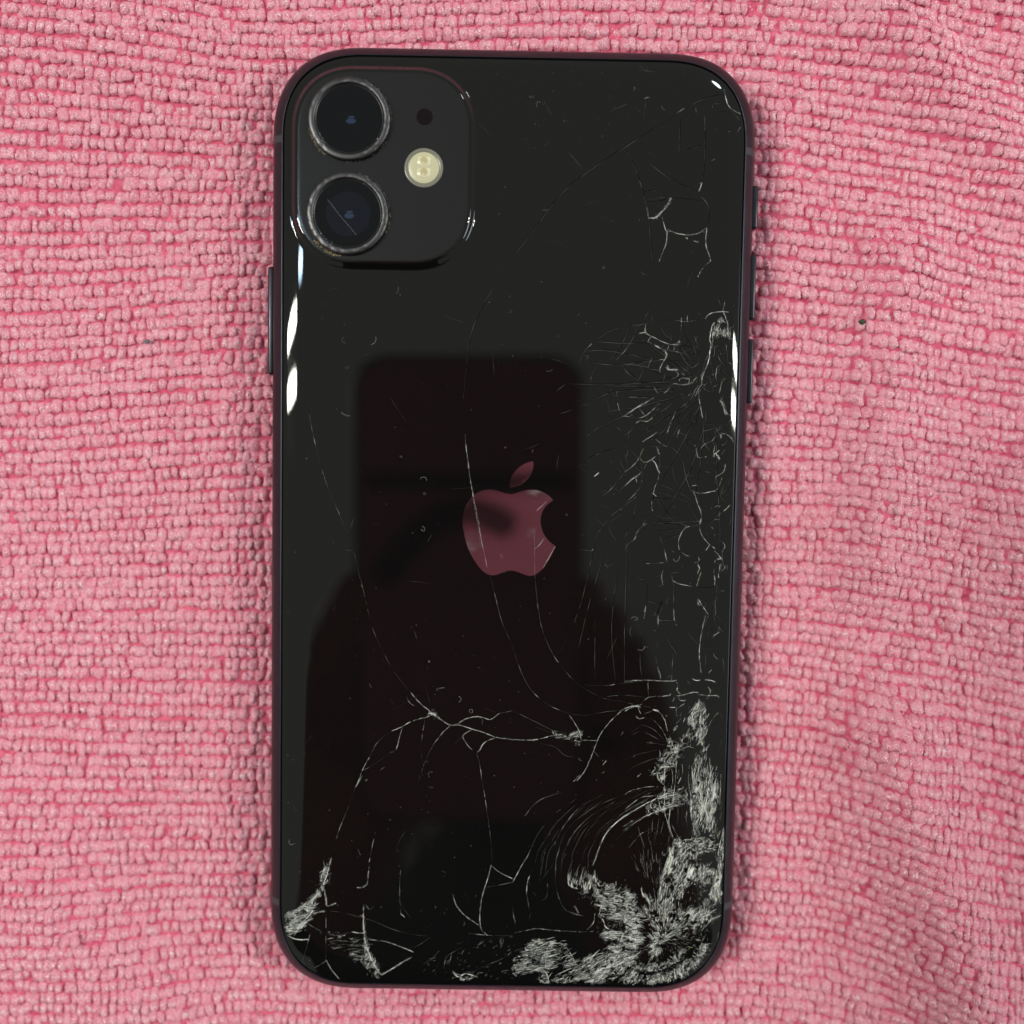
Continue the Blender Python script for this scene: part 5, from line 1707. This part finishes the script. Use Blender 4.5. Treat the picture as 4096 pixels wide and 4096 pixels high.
d = link_mesh('dust_and_lint', v, f, M['dust'], None, False)
tag(d, 'white dust specks and short curled lint scattered over the black phone back', 'dust', kind='stuff')

# ------------------------------------------------------------------ what the glass mirrors: the phone taking the picture, and who holds it
second = empty('smartphone', cam.location)
second.rotation_euler = cam_rot
tag(second, 'second smartphone held overhead to take the picture, seen as the dark rounded reflection', 'phone')
def place2(o): o.parent = second
x0, x1, y1, y0 = -49.0, 24.5, 30.5, -122.0
c2 = ((x0 + x1) / 2, (y0 + y1) / 2, (x1 - x0) / 2, (y1 - y0) / 2)
def out2(d): return outline(d, 14, c2[2], c2[3], 13.0, 2.3, 0.9, c2[0], c2[1])
v, f = loft([(out2(2.0), 9.4), (out2(.5), 9.0), (out2(0), 7.5), (out2(0), 4.0), (out2(.4), 2.2), (out2(1.6), 1.35)])
place2(link_mesh('frame', v, f, M['second_dark']))
v, f = loft([(out2(1.62), 1.34), (out2(2.4), 1.2)])
n2_ = len(out2(0)); f.append(tuple(n2_ + i for i in range(n2_)))
place2(link_mesh('back_panel', v, f, M['second_back']))
v, f = loft([(out2(2.0), 9.41), (out2(3.0), 9.5)], close_top=True)
place2(link_mesh('screen', v, f, M['lens']))

v, f = loft([([(x0 + 4, 6.5 - cam_loc.y), (x1 - 4, 6.5 - cam_loc.y), (x1 - 4, .8 - cam_loc.y), (x0 + 4, .8 - cam_loc.y)], 1.4), ([(x0 + 4.3, 6.2 - cam_loc.y), (x1 - 4.3, 6.2 - cam_loc.y), (x1 - 4.3, 1.1 - cam_loc.y), (x0 + 4.3, 1.1 - cam_loc.y)], .95)])
f.append((4, 5, 6, 7))
place2(link_mesh('added_dark_bar', v, f, M['second_dark'], None, False))  # dark bar added so the emblem's leaf mirrors a black half
arch = curve([(-41, -29), (-37, -22.5), (-26, -10.5), (-14, -5.6), (-5.6, -7.5), (1.5, -11.5)], 1.0)  # dark arched tube added so the emblem mirrors a black band
rr = []
for i, (ax, ay) in enumerate(arch):
    q0, q1 = arch[max(i - 1, 0)], arch[min(i + 1, len(arch) - 1)]
    tn = Vector((q1[0] - q0[0], q1[1] - q0[1], 0)).normalized(); sd = Vector((-tn.y, tn.x, 0))
    rad = 4.2 * min(1, .35 + .25 * min(i, len(arch) - 1 - i))
    rr.append([Vector((ax, ay - cam_loc.y, -.6)) + sd * (rad * math.cos(w_)) + Vector((0, 0, .8 * math.sin(w_))) for w_ in np.linspace(0, 6.2832, 10, endpoint=False)])
v = [tuple(p * MM) for ring_ in rr for p in ring_]
f = [(a * 10 + b, a * 10 + (b + 1) % 10, (a + 1) * 10 + (b + 1) % 10, (a + 1) * 10 + b) for a in range(len(rr) - 1) for b in range(10)]
place2(link_mesh('added_dark_arch', v, f, M['second_dark']))

# the photographer: one continuous body grown from a skeleton of joints
def grow(name, joints, bones, mat, sub=1):
    me = bpy.data.meshes.new(name)
    names = list(joints)
    me.from_pydata([joints[k][0] for k in names], [(names.index(a), names.index(b)) for a, b in bones], [])
    o = bpy.data.objects.new(name, me); COL.objects.link(o)
    sk = o.modifiers.new('skin', 'SKIN')
    for i, k in enumerate(names):
        r = joints[k][1]
        me.skin_vertices[0].data[i].radius = r if isinstance(r, tuple) else (r, r)
        me.skin_vertices[0].data[i].use_root = (i == 0)
    ss = o.modifiers.new('sub', 'SUBSURF'); ss.levels = sub; ss.render_levels = sub
    dg = bpy.context.evaluated_depsgraph_get()
    ev = o.evaluated_get(dg)
    nm = bpy.data.meshes.new_from_object(ev)
    o.modifiers.clear()
    o.data = nm
    nm.materials.clear(); nm.materials.append(mat)
    nm.polygons.foreach_set('use_smooth', [True] * len(nm.polygons))
    return o

J, Bn = {}, []
def jt(k, p, r): J[k] = (Vector(p), r)
jt('pelvis', (0, -.42, -.06), (.17, .12))
jt('waist', (0, -.40, .10), (.17, .12)); jt('chest', (0, -.36, .31), (.20, .13)); jt('upper', (0, -.35, .45), (.17, .11))
jt('neck', (0, -.32, .55), (.055, .055)); jt('skull', (0, -.28, .63), (.075, .09)); jt('crown', (0, -.26, .75), (.07, .085))
Bn += [('pelvis', 'waist'), ('waist', 'chest'), ('chest', 'upper'), ('upper', 'neck'), ('neck', 'skull'), ('skull', 'crown')]
TIPS = {'r': ((26, -20), (33, -29), (39, -40), (44, -52)), 'l': ((-51, -20), (-54, -28), (-57, -37), (-61, -49))}
for s, nm in ((-1, 'l'), (1, 'r')):
    jt('hip' + nm, (.10 * s, -.42, -.14), .085); jt('knee' + nm, (.11 * s, -.40, -.52), .06); jt('ankle' + nm, (.11 * s, -.42, -.90), .045); jt('toe' + nm, (.12 * s, -.29, -.95), .035)
    Bn += [('pelvis', 'hip' + nm), ('hip' + nm, 'knee' + nm), ('knee' + nm, 'ankle' + nm), ('ankle' + nm, 'toe' + nm)]
    jt('shoulder' + nm, (.20 * s, -.34, .43), .062); jt('elbow' + nm, (.21 * s, -.27, .235), .048)
    wx = .058 if s > 0 else -.078
    jt('wrist' + nm, (wx, -.165, .200), .032)
    hx = .035 if s > 0 else -.052
    jt('palm' + nm, (hx, -.105, .196), (.030, .020))
    Bn += [('upper', 'shoulder' + nm), ('shoulder' + nm, 'elbow' + nm), ('elbow' + nm, 'wrist' + nm), ('wrist' + nm, 'palm' + nm)]
    for q, (tx, ty) in enumerate(TIPS[nm]):
        a, b, c = 'f%d1%s' % (q, nm), 'f%d2%s' % (q, nm), 'f%d3%s' % (q, nm)
        kx = hx + (q - 1.5) * .011 * s
        tx, ty = tx * MM, ty * MM - .006
        jt(a, (kx, -.088, .192), .0105); jt(b, (kx * .4 + tx * .6, -.088 * .4 + ty * .6, .184), .0100); jt(c, (tx, ty, .176), .0085)
        Bn += [('palm' + nm, a), (a, b), (b, c)]
    ex = .024 if s > 0 else -.049
    jt('t1' + nm, (hx - .010 * s, -.118, .205), .013); jt('t2' + nm, (ex - .004 * s, -.095, .200), .0105); jt('t3' + nm, (ex - .018 * s, -.070, .197), .009)
    Bn += [('palm' + nm, 't1' + nm), ('t1' + nm, 't2' + nm), ('t2' + nm, 't3' + nm)]
person = grow('person', J, Bn, M['shirt'])
person.data.materials.append(M['skin'])
for p in person.data.polygons:
    c = p.center
    if c.y > -.150 and c.z > .12 and c.z < .3 or c.z > .555: p.material_index = 1
tag(person, 'person in a dark shirt leaning in with both hands round the overhead phone, mirrored dimly', 'person')
# hair cap and face features
def ball(name, c, r, mat, parent, cut=None):
    bm = bmesh.new()
    bmesh.ops.create_uvsphere(bm, u_segments=24, v_segments=16, radius=1)
    for vv in bm.verts:
        vv.co = Vector((c[0] + vv.co.x * r[0], c[1] + vv.co.y * r[1], c[2] + vv.co.z * r[2]))
    if cut: bmesh.ops.delete(bm, geom=[vv for vv in bm.verts if cut(vv.co)], context='VERTS')
    me = bpy.data.meshes.new(name); bm.to_mesh(me); bm.free()
    me.polygons.foreach_set('use_smooth', [True] * len(me.polygons)); me.materials.append(mat)
    o = bpy.data.objects.new(name, me); COL.objects.link(o); o.parent = parent
    return o
M['hair'] = material('dark_hair', (0.012, 0.010, 0.009), 0.6)
M['eye'] = material('eye_white', (0.7, 0.7, 0.68), 0.2)
ball('hair', (0, -.292, .725), (.084, .102, .10), M['hair'], person, lambda p: p.y > -.23 and p.z < .77)
for s in (-1, 1):
    ball('eye', (.03 * s, -.192, .685), (.012, .010, .009), M['eye'], person)
    ball('ear', (.078 * s, -.275, .675), (.010, .020, .032), M['skin'], person)
ball('nose', (0, -.178, .660), (.013, .020, .024), M['skin'], person)
ball('mouth', (0, -.192, .622), (.024, .008, .007), M['chip'], person)
